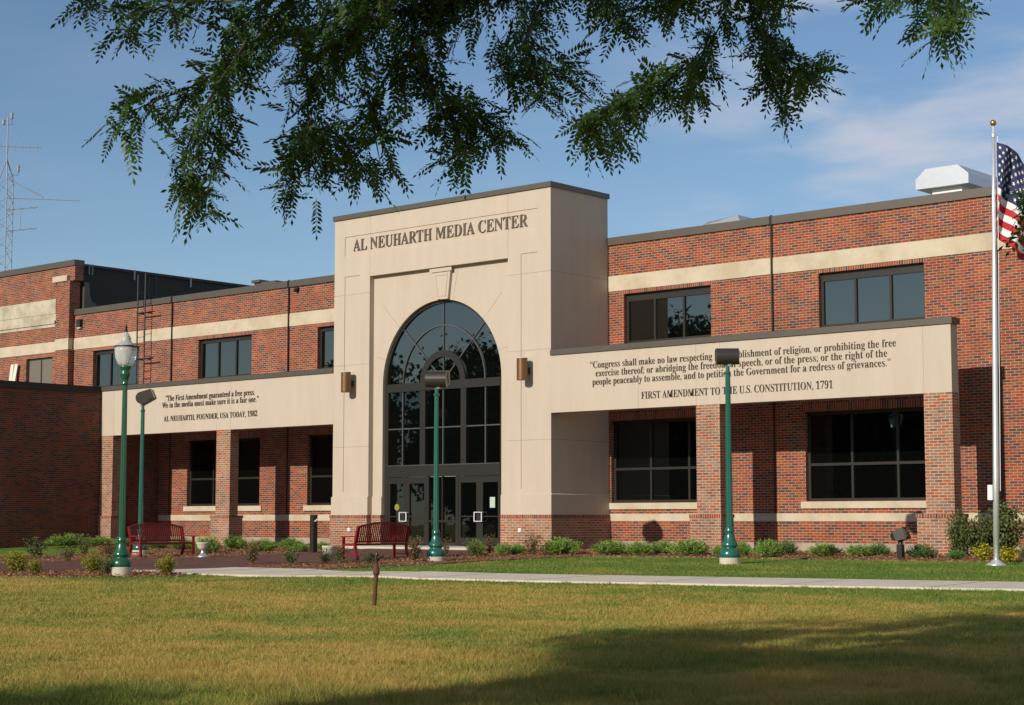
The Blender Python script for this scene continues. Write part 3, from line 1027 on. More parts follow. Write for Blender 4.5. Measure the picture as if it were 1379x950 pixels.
# doors
dj = MB()
for x in (-5.63, -4.29):
    dj.box(x - 0.06, x + 0.06, yf, yb, 0.0, 2.268)
dj.box(-6.66, -6.58, yf + 0.01, yb, 0.0, 2.268)
dj.box(-3.34, -3.26, yf + 0.01, yb, 0.0, 2.268)
dj.box(-5.57, -4.35, yf + 0.012, yb, 0.76, 0.83)
dj.box(-5.57, -4.35, yf + 0.012, yb, 0.0, 0.10)
dj.box(-4.985, -4.945, yf + 0.01, yb, 0.1, 2.268)
dj.build('door_frame', M['bronze'], media)
for a, b in [(-5.57, -4.985), (-4.945, -4.35)]:
    g = MB()
    g.box(a - 0.01, b + 0.01, G + 0.06, G + 0.075, 0.05, 2.26)
    g.build('sidelight', M['glass_low'], media)
for i, (a, b) in enumerate([(-7.498, -6.662), (-6.578, -5.692), (-4.228, -3.342), (-3.258, -2.402)]):
    dm = MB()
    dm.slab(rect(a, b, 0.02, 2.265), [rect(a + 0.10, b - 0.10, 0.26, 2.05)], yf + 0.01, yb - 0.01)
    door = dm.build('door', M['bronze'], media)
    g = MB()
    g.box(a + 0.09, b - 0.09, G + 0.05, G + 0.062, 0.25, 2.06)
    g.build('door_pane', M['glass_low'], door)
    r = MB()
    r.box(a + 0.10, b - 0.10, yf + 0.004, yf + 0.012, 0.93, 0.97)
    r.build('push_bar', M['bronze'], door)
    if i in (0, 3):
        h = MB()
        hx = -6.71 if i == 0 else -3.30
        y0 = yf - 0.07
        for s in (-1, 1):
            X = hx + s * 0.16
            h.tube([(X, yf + 0.015, 1.08), (X, y0, 1.08), (X, y0, 0.79), (X, yf + 0.015, 0.79)], 0.02, 8)
        h.tube([(hx - 0.16, y0, 1.08), (hx + 0.16, y0, 1.08)], 0.02, 8)
        h.tube([(hx - 0.16, y0, 0.79), (hx + 0.16, y0, 0.79)], 0.02, 8)
        h.build('door_handle', M['chrome'], door)
    if i == 0:
        st = MB()
        st.lathe([(0.0, 0.0), (0.11, 0.0), (0.11, 0.004)], (0, 0, 0), 18)
        st.v = [(-7.1 + x, yf - 0.002 - z + 0.05, 1.26 + y) for x, y, z in st.v]
        st.build('round_sticker', M['yellow'], door)
    if i == 3:
        pp = MB()
        pp.box(-2.88, -2.66, G + 0.044, G + 0.048, 1.23, 1.57)
        pp.build('paper_notice', M['paper'], door)

# ---- portal beams and brick columns ---------------------------------
BY = 0.37
for x0, x1, seams in [(0.0, 13.594, (3.4, 5.50, 6.33, 12.79)), (-23.43, TX0, (-22.6, -16.22, -15.42))]:
    b = MB()
    b.box(x0 + (0.002 if x0 == 0 else 0), x1 - (0.002 if x0 < 0 else 0), 0.0, BY, 4.157, 5.951)
    beam = b.build('portal_beam', M['stucco'], media)
    for x in seams:
        j = MB()
        j.box(x - 0.006, x + 0.006, -0.0012, 0.004, 4.157, 5.951)
        j.build('control_joint', M['joint'], beam)
    c = MB()
    xe = x1 + 0.06 if x0 == 0 else x1 - 0.002
    c.box(x0 + 0.002, xe, -0.05, BY + 0.05, 5.952, 6.12)
    cp = c.build('coping', M['coping'], beam)
    for x in np.arange(x0 + 3.1, x1 - 0.5, 3.05):
        s = MB()
        s.box(x - 0.02, x + 0.02, -0.054, -0.04, 5.948, 6.124)
        s.build('coping_seam', M['coping'], cp)
for x0, x1, bx0, bx1 in [(5.489, 6.314, 5.27, 6.36), (12.78, 13.594, 12.54, 13.66), (-23.42, -22.615, -23.42, -22.56), (-16.222, -15.419, -16.43, -15.36)]:
    c = MB()
    c.box(x0, x1, 0.001, 0.40, 1.001, 4.156)
    col = c.build('brick_column', M['brick_new'], media)
    b = MB()
    b.box(bx0, bx1, -0.06, 0.58, -0.6, 0.90)
    b.build('column_base', M['brick_new'], col)
    b = MB()
    b.box(bx0 - 0.02, bx1 + 0.02, -0.08, 0.60, 0.902, 1.0)
    b.build('base_cap_course', M['soldier'], col)
for x, z in ((-1.21, 0.50), (-8.95, 0.49)):
    o = MB()
    o.box(x - 0.06, x + 0.06, -0.10, -0.061, z - 0.05, z + 0.07)
    o.box(x - 0.045, x + 0.045, -0.125, -0.10, z - 0.035, z + 0.055)
    o.build('outlet_cover', M['white'], media)


# ---- lettering -------------------------------------------------------
def serif(s):
    o = ''
    for ch in s:
        if 'A' <= ch <= 'Z': o += chr(0x1D400 + ord(ch) - 65)
        elif 'a' <= ch <= 'z': o += chr(0x1D41A + ord(ch) - 97)
        elif '0' <= ch <= '9': o += chr(0x1D7CE + ord(ch) - 48)
        else: o += ch
    return o


def cap_metrics():
    cu = bpy.data.curves.new('cap', 'FONT'); cu.body = serif('H')
    ob = bpy.data.objects.new('cap', cu); COL.objects.link(ob)
    bpy.context.view_layer.update()
    h = ob.dimensions.y
    bpy.data.objects.remove(ob); bpy.data.curves.remove(cu)
    return h


CAPH = cap_metrics()


def lettering(lines, mat, parent, y_front, depth, offset=0.0, name='lettering'):
    """lines: (text, x_left, x_right, baseline z, cap height); one mesh of raised letters"""
    for body, xa, xb, zb, ch in lines:
        mb = MB()
        cu = bpy.data.curves.new('lettering', 'FONT')
        cu.body = serif(body)
        cu.offset = offset
        cu.extrude = 0.5
        cu.resolution_u = 3
        ob = bpy.data.objects.new('lettering', cu)
        COL.objects.link(ob)
        dg = bpy.context.evaluated_depsgraph_get()
        me = bpy.data.meshes.new_from_object(ob.evaluated_get(dg))
        n = len(me.vertices)
        co = np.empty(n * 3)
        me.vertices.foreach_get('co', co)
        co = co.reshape(-1, 3)
        x0, x1 = co[:, 0].min(), co[:, 0].max()
        v = np.empty_like(co)
        v[:, 0] = xa + (co[:, 0] - x0) / (x1 - x0) * (xb - xa)
        v[:, 2] = zb + co[:, 1] / CAPH * ch
        v[:, 1] = y_front + (0.5 - co[:, 2]) * depth
        mb.add(v, [tuple(p.vertices) for p in me.polygons])
        bpy.data.objects.remove(ob)
        bpy.data.curves.remove(cu)
        bpy.data.meshes.remove(me)
        mb.build(name, mat, parent)


lettering([('AL NEUHARTH', -8.95, -4.99, 10.145, 0.40), ('MEDIA', -4.72, -2.80, 10.145, 0.40), ('CENTER', -2.52 - 0.02, -0.955, 10.145, 0.40)][:0] +
          [('AL NEUHARTH MEDIA CENTER', -8.95, -0.955, 10.145, 0.40)], M['letter'], media, -0.02, 0.045, -0.013, 'tower_lettering')
lettering([('“Congress shall make no law respecting an establishment of religion, or prohibiting the free', 1.58, 12.0, 5.455, 0.205),
           ('exercise thereof; or abridging the freedom of speech, or of the press; or the right of the', 1.79, 11.73, 5.195, 0.205),
           ('people peaceably to assemble, and to petition the Government for a redress of grievances.”', 1.66, 11.83, 4.935, 0.205),
           ('FIRST AMENDMENT TO THE U.S. CONSTITUTION, 1791', 3.52, 10.05, 4.43, 0.215)], M['letter_dark'], media, -0.022, 0.022, -0.0145, 'quote_lettering')
lettering([('“The First Amendment guaranteed a free press.', -19.28, -14.08, 5.375, 0.215),
           ('We in the media must make sure it is a fair one.”', -19.5, -13.86, 5.115, 0.215),
           ('AL NEUHARTH, FOUNDER, USA TODAY, 1982', -19.38, -13.92, 4.595, 0.205)], M['letter_dark'], media, -0.022, 0.022, -0.0145, 'quote_lettering')

# ------------------------------------------------------------------ low shaded wing on the left
wing = empty('brick_wing', (-23.45, 0, 0), 'low windowless red brick wing at the left edge, in shade', 'building')
w_ = MB()
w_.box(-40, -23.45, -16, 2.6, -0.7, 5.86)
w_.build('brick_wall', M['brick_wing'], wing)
w_ = MB()
w_.box(-40.05, -23.40, -16.05, W - 0.08, 5.861, 6.13)
w_.build('coping', M['bronze_dark'], wing)
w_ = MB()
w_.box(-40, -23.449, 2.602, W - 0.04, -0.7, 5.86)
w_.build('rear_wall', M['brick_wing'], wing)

# ------------------------------------------------------------------ taller block at far left
aud = empty('auditorium_block', (-30, 3, 0), 'taller old brick block at far left with stone cornice and black roof side', 'building')
A = 2.78
b = MB()
b.slab(rect(-52, -30.62, -0.6, 11.93), [rect(-33.05, -31.02, 6.6, 8.02)], A, A + 0.3)
b.box(-30.62, -29.64, A - 0.14, A + 0.4, -0.6, 11.27)
b.box(-30.62, -29.45, A - 0.02, A + 0.42, 11.275, 11.93)
b.build('brick_wall', M['brick_old'], aud)
b = MB()
b.box(-30.9, -29.80, A - 0.19, A - 0.02, 11.27, 11.52)
b.build('pilaster_cap', M['stone'], aud)
b = MB()
b.box(-52, -30.80, A - 0.05, A + 0.05, 9.92, 10.56)
b.box(-52, -30.80, A - 0.03, A + 0.05, 9.60, 9.918)
b.box(-52, -30.80, A - 0.10, A + 0.05, 9.46, 9.598)
b.box(-52, -30.80, A - 0.05, A + 0.05, 9.32, 9.458)
b.build('stone_cornice', M['stone_old'], aud)
b = MB()
b.box(-52, -30.622, A - 0.03, A + 0.05, 8.20, 8.66)
b.box(-30.622, -29.62, A - 0.17, A + 0.05, 8.24, 8.73)
b.build('stone_band', M['stone'], aud)
b = MB()
b.box(-52, -29.42, A - 0.08, A + 0.45, 11.932, 12.19)
b.build('coping', M['coping'], aud)
b = MB()
b.box(-30.1, -29.64, A + 0.46, 27, 8.0, 11.95)
b.box(-52, -30.1, 26.5, 27, 8.0, 11.95)
b.build('roof_parapet', M['membrane'], aud)
b = MB()
b.box(-30.2, -29.56, A + 0.46, 27, 11.951, 12.07)
b.build('parapet_cap', M['bronze_dark'], aud)
for y in (3.55, 3.72, 6.0, 9.2):
    b = MB()
    b.box(-29.64, -29.54, y, y + 0.05, 11.62, 12.09)
    b.build('vent_strip', M['steel_grey'], aud)
b = MB()
b.box(-52, -30.1, A + 0.31, 26.5, 11.4, 11.5)
b.build('flat_roof', M['roof'], aud)
# curved flashing where the two roofs meet
b = MB()
pr = [(3.30, 9.99), (3.95, 9.99), (3.95, 10.30), (3.72, 10.42), (3.60, 10.7), (3.55, 11.25), (3.30, 11.25)]
n = len(pr)
v = [(-29.62, y, z) for y, z in pr] + [(-29.50, y, z) for y, z in pr]
b.add(v, [tuple(range(n)), tuple(range(2 * n - 1, n - 1, -1))] + [(i, n + i, n + (i + 1) % n, (i + 1) % n) for i in range(n)])
b.build('roof_flashing', M['coping'], aud)
fr = MB()
fr.slab(rect(-33.05, -31.02, 6.6, 8.02), [rect(-32.98, -32.05, 6.68, 7.95), rect(-32.0, -31.09, 6.68, 7.95)], A + 0.10, A + 0.18)
wv = fr.build('window', M['bronze'], aud)
g = MB()
g.box(-33.0, -31.06, A + 0.13, A + 0.15, 6.65, 7.98)
g.build('pane', M['taupe'], wv)

# ------------------------------------------------------------------ things on walls and roofs
for i, x in enumerate((-0.93, -8.95)):
    s = empty('wall_light', (x, 0, 5.55),
              ['bronze cylinder wall light right of the arch beside the constitution quote', 'bronze cylinder wall light left of the arch beside the founder quote'][i],
              'wall light', 'cylinder wall lights beside the arch')
    c = MB()
    prof = [(0.0, -0.345), (0.165, -0.345), (0.172, -0.33), (0.172, 0.33), (0.165, 0.345), (0.14, 0.345), (0.14, 0.30), (0.0, 0.30)]
    c.lathe(prof, (x, -0.30, 5.55), 28)
    c.build('lamp_body', M['copper'], s, smooth=False)
    a = MB()
    a.box(x - 0.07, x + 0.07, -0.15, 0.0, 5.42, 5.62)
    a.build('wall_bracket', M['bronze_dark'], s)
    a = MB()
    a.lathe([(0.0, 0.0), (0.174, 0.0), (0.174, 0.012), (0.150, 0.012)], (x, -0.30, 5.896), 28)
    a.build('rim', M['white_metal'], s)

lad = empty('roof_ladder', (-24.3, W, 6.2), 'black steel ladder climbing over the roof edge behind the globe lamp', 'ladder')
r = MB()
ly = 2.55
for x in (-24.62, -24.12):
    r.tube([(x, ly, 5.0), (x, ly, 11.05)], 0.03, 8)
r.build('rail', M['bronze_dark'], lad)
r = MB()
for z in np.arange(5.3, 10.3, 0.31):
    r.tube([(-24.62, ly, z), (-24.12, ly, z)], 0.011, 6)
r.build('rungs', M['bronze_dark'], lad)
r = MB()
for z in (9.42, 7.48):
    for x in (-24.62, -24.12):
        r.tube([(x, ly, z), (x, W + 0.01, z)], 0.028, 6)
    r.tube([(-24.66, ly, z), (-23.5, ly, z)], 0.03, 6)
r.build('bracket', M['bronze_dark'], lad)
r = MB()
for x in (-24.62, -24.12):
    r.tube([(x, ly, 11.05), (x, ly + 0.55, 11.05), (x, ly + 0.55, 9.98)], 0.02, 6)
for x in (-24.62, -24.12):
    r.tube([(x, ly, 10.5), (x, ly + 0.55, 10.5)], 0.016, 6)
r.build('grab_rail', M['bronze_dark'], lad)

s = empty('security_light', (-29.13, W, 9.33), 'small grey box light under the roof edge beside the tall block', 'wall light')
b = MB(); b.box(-29.27, -29.0, W - 0.16, W - 0.001, 9.20, 9.52); b.build('lamp_body', M['bronze'], s)
b = MB(); b.add([(-29.26, W - 0.162, 9.30), (-29.01, W - 0.162, 9.30), (-29.01, W - 0.06, 9.13), (-29.26, W - 0.06, 9.13)], [(0, 1, 2, 3)]); b.box(-29.25, -29.02, W - 0.12, W - 0.03, 9.13, 9.2); b.build('lens', M['paper'], s)
s = empty('wall_camera', (-15.07, W, 9.6), 'small dark camera under the roof edge left of the tower', 'camera')
b = MB(); b.box(-15.17, -14.97, W - 0.10, W - 0.001, 9.60, 9.70); b.build('mount', M['bronze_dark'], s)
b = MB(); b.lathe([(0.02, -0.09), (0.075, -0.05), (0.085, 0.0)], (-15.07, W - 0.12, 9.61), 14); b.build('dome', M['bronze_dark'], s)

hood = empty('exhaust_hood', (10.4, 6.9, 9.6), 'large white metal exhaust hood on the roof near the flag', 'roof vent')
b = MB()
hx0, hx1, hy0, hy1 = 9.50, 11.24, 6.0, 8.6
prof = [(hx0, 10.86), (hx0, 11.12), (hx0 + 0.34, 11.42), (hx1 - 0.34 + 0.0, 11.42), (hx1, 11.12), (hx1, 10.86)]
# faceted cap: chamfered on every side
lo = [(hx0, hy0), (hx1, hy0), (hx1, hy1), (hx0, hy1)]
c = 0.38
hi = [(hx0 + c, hy0 + 0.0), (hx1 - c, hy0 + 0.0), (hx1 - c, hy1), (hx0 + c, hy1)]
v = [(hx0, hy0, 10.86), (hx0, hy0, 11.16), (hx0 + 0.34, hy0, 11.46), (hx1 - 0.34, hy0, 11.46), (hx1, hy0, 11.16), (hx1, hy0, 10.86)]
v += [(x, hy1, z) for x, _, z in v]
n = 6
b.add(v, [tuple(range(n - 1, -1, -1)), tuple(range(n, 2 * n))] + [(i, (i + 1) % n, n + (i + 1) % n, n + i) for i in range(n)])
b.build('hood_cap', M['galv'], hood)
b = MB(); b.box(hx0 + 0.42, hx1 - 0.34, hy0 + 0.25, hy1 - 0.4, 10.2, 10.859); b.build('hood_neck', M['white_metal'], hood)
b = MB(); b.box(hx0 + 0.34, hx1 - 0.26, hy0 + 0.17, hy1 - 0.3, 9.6, 10.62); b.build('curb', M['galv'], hood)
sk = empty('skylight', (2.2, 7, 9.6), 'low silvery skylight on the roof right of the tower', 'skylight')
b = MB()
v = [(1.55, 6.0, 10.62), (3.1, 6.0, 10.62), (3.1, 7.6, 10.62), (1.55, 7.6, 10.62), (1.75, 6.1, 10.76), (2.95, 6.1, 10.86), (2.95, 7.5, 10.86), (1.75, 7.5, 10.76)]
b.add(v, [(0, 3, 2, 1), (4, 5, 6, 7), (0, 1, 5, 4), (1, 2, 6, 5), (2, 3, 7, 6), (3, 0, 4, 7)])
b.build('dome_panel', M['galv'], sk)
b = MB(); b.box(1.5, 3.15, 5.95, 7.65, 9.6, 10.618); b.build('curb', M['white_metal'], sk)
du = empty('roof_duct', (-22.9, 8.5, 9.6), 'small grey duct box on the roof left of the tower', 'roof vent')
b = MB(); b.box(-23.6, -22.2, 8.0, 9.4, 9.6, 11.16); b.build('duct_box', M['coping'], du)
b = MB(); b.box(-23.7, -23.15, 7.9, 9.5, 11.161, 11.27); b.build('duct_lid', M['coping'], du)

bo = empty('leaning_boards', (-33.8, 2.6, 6.13), 'two pale boards leaning on the far left brick wall', 'boards')
for k, (xx, t) in enumerate(((-34.0, 0.0), (-33.72, 0.02))):
    b = MB()
    b.obox((xx, 2.6 - t, 6.98), (0.12, 0, 0), (0, 0.02, 0), (0.03 + 0.06 * k, 0.08, 0.84))
    b.build('board', M['board'], bo)

# antenna mast on the tall block
ant = empty('antenna_mast', (-43.3, 8.0, 11.5), 'grey lattice antenna mast with aerials above the far left roof', 'antenna')
m = MB()
mx, my = -43.28, 8.0
legs = [(mx - 0.38, my - 0.2), (mx + 0.38, my - 0.2), (mx, my + 0.42)]
for x, y in legs:
    m.tube([(x, y, 11.5), (x, y, 18.3), (mx, my, 19.4)], 0.032, 6)
m.tube([(mx, my, 18.9), (mx, my, 21.6)], 0.032, 6)
m.build('mast', M['steel_grey'], ant)
m = MB()
z = 11.6
k = 0
while z < 18.2:
    for i in range(3):
        (x0, y0), (x1, y1) = legs[i], legs[(i + 1) % 3]
        if k % 2: x0, y0, x1, y1 = x1, y1, x0, y0
        m.tube([(x0, y0, z), (x1, y1, z + 0.5)], 0.011, 4)
    z += 0.5
    k += 1
m.build('lattice_bracing', M['steel_grey'], ant)


def aerial(p, q, n, rod):
    m = MB()
    p, q = Vector(p), Vector(q)
    m.tube([p, q], 0.024, 6)
    for i in range(n):
        c_ = p.lerp(q, (i + 0.5) / n)
        m.tube([c_ - Vector(rod), c_ + Vector(rod)], 0.008, 4)
    m.build('aerial', M['steel_grey'], ant)


ax = Vector((0.80, 0.60, 0))
O = Vector((mx, my, 0))
aerial(O + Vector((0, 0, 20.1)) - ax * 0.9, O + Vector((0, 0, 19.95)) + ax * 1.8, 7, (0.45, -0.30, 0.35 * -1))
aerial(O + Vector((0, 0, 17.35)), O + Vector((0, 0, 17.15)) + ax * 3.9, 9, (0.5, -0.3, -0.2))
aerial(O + Vector((0, 0, 16.7)), O + Vector((0, 0, 16.85)) + ax * 1.7, 3, (0.2, -0.3, 0.0))
aerial(O + Vector((0, 0, 15.6)), O + Vector((0, 0, 15.75)) + ax * 1.7, 3, (0.2, -0.3, 0.0))
m = MB()
m.tube([O + Vector((0.2, 0, 18.3)), O + Vector((0, 0, 17.35)) + ax * 2.0], 0.024, 6)
m.tube([O + Vector((0, 0, 15.7)) + ax * 0.8, O + Vector((0, 0, 16.75)) + ax * 0.8], 0.02, 6)
m.tube([O + Vector((0, 0, 18.6)) + ax * 0.2, O + Vector((0, 0, 18.5)) + ax * 0.6, O + Vector((0, 0, 18.95)) + ax * 0.62], 0.02, 6)
m.build('strut', M['steel_grey'], ant)
m = MB()
m.tube([O + Vector((0, 0, 18.7)) + ax * 0.62, O + Vector((0, 0, 19.05)) + ax * 0.62], 0.07, 8)
m.tube([O + Vector((0, 0, 21.2)) - ax * 0.22, O + Vector((0, 0, 21.45)) - ax * 0.22], 0.08, 8)
m.tube([O + Vector((0, 0, 21.5)) + ax * 0.2, O + Vector((0, 0, 21.8)) + ax * 0.2], 0.08, 8)
m.tube([O + Vector((0, 0, 21.2)) - ax * 0.25, O + Vector((0, 0, 21.2)) + ax * 0.22, O + Vector((0, 0, 21.5)) + ax * 0.2], 0.025, 6)
m.build('sensor', M['steel_grey'], ant)

# ------------------------------------------------------------------ lamp posts


def footing(mb, r, h, c):
    mb.lathe([(r, -0.35), (r, h - 0.02), (r - 0.02, h)], c, 28)


def fluted(n):
    return lambda i, k: 1.0 if k % 2 == 0 else 0.90


BASE = [(0.245, 0.00), (0.255, 0.03), (0.255, 0.10), (0.24, 0.15), (0.215, 0.19), (0.165, 0.225), (0.16, 0.25), (0.195, 0.275), (0.20, 0.31), (0.175, 0.36),
        (0.135, 0.44), (0.110, 0.54), (0.100, 0.61), (0.112, 0.63), (0.112, 0.66), (0.098, 0.68), (0.104, 0.70), (0.092, 0.72)]


def pole_parts(root, c, h0, h1, r0, r1, paint, k=1.0):
    b = MB()
    b.lathe([(r * k, z * k) for r, z in BASE], (c[0], c[1], h0), 28)
    b.build('base', paint, root, smooth=True)
    p = MB()
    z0 = 0.72 * k + h0
    p.lathe([(r0, z0 - 0.01), (r0 * 0.98, z0 + 0.5), (r1, h1)], (c[0], c[1], 0), 24, flute=fluted(24))
    p.build('pole', paint, root)


lp = on_ground(163, 776.5)
c = (lp[0], lp[1], float(gz(lp[0], lp[1])))
lamp = empty('globe_lamp', c, 'green cast iron lamp post with frosted acorn globe, at left front', 'street lamp')
f = MB(); footing(f, 0.255, 0.24, c); f.build('footing', M['concrete_pale'], lamp)
pole_parts(lamp, c, c[2] + 0.22, 4.26, 0.080, 0.058, M['green_lamp'], 1.0)
b = MB()
b.lathe([(0.060, 0), (0.085, 0.02), (0.085, 0.05), (0.070, 0.08), (0.085, 0.16), (0.125, 0.26), (0.130, 0.30), (0.115, 0.32), (0.115, 0.40), (0.150, 0.43), (0.150, 0.47), (0.13, 0.48)], (c[0], c[1], 4.10), 24)
b.build('globe_holder', M['green_lamp'], lamp, smooth=True)
b = MB()
b.lathe([(0.15, 4.57), (0.20, 4.64), (0.255, 4.80), (0.27, 4.95), (0.262, 5.04)], (c[0], c[1], 0), 28)
b.build('globe', M['globe'], lamp, smooth=True)
b = MB()
b.lathe([(0.268, 5.03), (0.276, 5.035), (0.276, 5.06), (0.262, 5.065)], (c[0], c[1], 0), 28)
b.build('band', M['bronze_dark'], lamp)
b = MB()
b.lathe([(0.260, 5.065), (0.235, 5.10), (0.15, 5.15), (0.115, 5.21), (0.125, 5.25), (0.10, 5.30), (0.055, 5.38), (0.02, 5.42)], (c[0], c[1], 0), 28)
b.build('globe_top', M['globe'], lamp, smooth=True)
b = MB()
b.lathe([(0.02, 5.40), (0.045, 5.44), (0.015, 5.48), (0.035, 5.52), (0.006, 5.60)], (c[0], c[1], 0), 12)
b.build('finial', M['bronze_dark'], lamp)
b = MB(); b.lathe([(0.05, 4.58), (0.07, 4.68), (0.05, 4.85), (0.01, 4.9)], (c[0], c[1], 0), 12); b.build('bulb', M['white'], lamp)


def floodlight(px, py, label, head_z, aim, face_z, half_w, rad, k=1.0, tilt=0.25):
    P = on_ground(px, py)
    c = (P[0], P[1], float(gz(P[0], P[1])))
    root = empty('floodlight_post', c, label, 'floodlight', 'floodlights on green posts facing the building')
    f = MB(); footing(f, 0.25, 0.17, c); f.build('footing', M['concrete_pale'], root)
    top = head_z - rad - 0.22
    pole_parts(root, c, c[2] + 0.155, top, 0.084, 0.060, M['green'], k)
    b = MB()
    b.lathe([(0.062, top - 0.02), (0.078, top), (0.078, top + 0.04), (0.05, top + 0.06), (0.045, top + 0.22)], (c[0], c[1], 0), 16)
    b.build('collar', M['green'], root)
    # D-shaped head: round back, square front with a visor
    aim = Vector((aim[0], aim[1], 0)).normalized()
    d = (aim * math.cos(tilt) + Vector((0, 0, 1)) * math.sin(tilt)).normalized()
    s = d.cross(Vector((0, 0, 1))).normalized()
    u = s.cross(d)
    ctr = Vector((c[0], c[1], head_z))
    prof = []
    for i in range(13):
        a = math.pi / 2 + math.pi * i / 12
        prof.append((rad * math.cos(a), rad * math.sin(a)))
    FX = rad * 1.75
    prof = prof + [(FX, -rad * 0.80), (FX, rad * 0.80)]
    pts = [ctr + d * p + u * q for p, q in prof]
    n = len(pts)
    h = MB()
    v = [p + s * half_w for p in pts] + [p - s * half_w for p in pts]
    h.add(v, [tuple(range(n)), tuple(range(2 * n - 1, n - 1, -1))] + [((i + 1) % n, i, n + i, n + (i + 1) % n) for i in range(n)])
    head = h.build('lamp_head', M['flood'], root)
    e = MB()
    e.obox(ctr + d * rad * 1.2 + s * (half_w + 0.008), d * rad * 0.5, s * 0.008, u * rad * 0.66)
    e.obox(ctr + d * rad * 1.2 - s * (half_w + 0.008), d * rad * 0.5, s * 0.008, u * rad * 0.66)
    e.build('end_plate', M['flood'], head)
    l = MB()
    l.obox(ctr + d * (FX + 0.012), d * 0.012, s * half_w * 0.96, u * rad * 0.76)
    l.build('lens', M['flood_pale'], head)
    y = MB()
    y.box(c[0] - 0.06, c[0] + 0.06, c[1] - 0.03, c[1] + 0.03, top + 0.18, head_z - rad + 0.03)
    y.tube([(c[0] - 0.12, c[1], head_z - rad - 0.02), (c[0] + 0.12, c[1], head_z - rad - 0.02)], 0.025, 8)
    y.build('yoke', M['galv'], root)
    return root


floodlight(188.5, 748, 'green floodlight post behind the left bench, head seen from the side', 4.80, (0.70, 0.66), 0, 0.26, 0.205, 0.95, 0.42)
floodlight(587, 757.5, 'green floodlight post standing in front of the entrance doors', 4.70, (-0.50, 0.80), 0, 0.285, 0.225, 1.0, 0.25)
floodlight(983, 760, 'green floodlight post in front of the constitution quote', 4.80, (-0.62, 0.78), 0, 0.27, 0.20, 1.0, 0.2)

# low spot light by the right column
P = on_ground(1213, 755)
c = (P[0], P[1], float(gz(P[0], P[1])))
gs = empty('ground_spotlight', c, 'short bronze spotlight on a square post near the flagpole', 'spotlight')
b = MB(); b.box(c[0] - 0.072, c[0] + 0.072, c[1] - 0.072, c[1] + 0.072, c[2] - 0.2, 0.24); b.build('post', M['bronze'], gs)
b = MB(); b.lathe([(0.06, 0.24), (0.05, 0.30), (0.09, 0.33), (0.07, 0.40)], (c[0], c[1], 0), 12); b.build('knuckle', M['bronze_dark'], gs)
b = MB()
d = Vector((0.85, 0.25, 0.30)).normalized(); s = Vector((-0.1, 1, 0)).normalized(); u = d.cross(s).normalized()
if u.z < 0: u = -u
hc = Vector((c[0], c[1], 0.47))
v = []
for t, hw, hh in ((-0.20, 0.10, 0.07), (-0.10, 0.15, 0.125), (0.17, 0.17, 0.15)):
    v += [hc + d * t + s * a * hw + u * q * hh for a, q in ((-1, -1), (1, -1), (1, 1), (-1, 1))]
b.add(v, [(0, 1, 2, 3), (11, 10, 9, 8)] + [(r * 4 + i, (r + 1) * 4 + i, (r + 1) * 4 + (i + 1) % 4, r * 4 + (i + 1) % 4) for r in (0, 1) for i in range(4)])
hd = b.build('lamp_head', M['bronze'], gs)
b = MB(); b.obox(hc + d * 0.177, d * 0.006, s * 0.14, u * 0.12); b.build('lens', M['glass'], hd)

# call post by the court
P = on_ground(422, 746)
c = (P[0], P[1], float(gz(P[0], P[1])))
bp_ = empty('bollard', c, 'slim dark square bollard beside the pavers left of the tower', 'bollard')
b = MB(); b.box(c[0] - 0.085, c[0] + 0.085, c[1] - 0.085, c[1] + 0.085, c[2] - 0.2, 0.97); b.build('post', M['bronze'], bp_)
b = MB(); b.box(c[0] - 0.095, c[0] + 0.095, c[1] - 0.095, c[1] + 0.095, 0.971, 1.0); b.build('cap', M['bronze_dark'], bp_)
b = MB(); b.tube([(c[0] + 0.086, c[1] - 0.03, 0.80), (c[0] + 0.12, c[1] - 0.03, 0.80), (c[0] + 0.12, c[1] + 0.04, 0.86)], 0.022, 6); b.build('hook', M['white_metal'], bp_)

# ------------------------------------------------------------------ benches


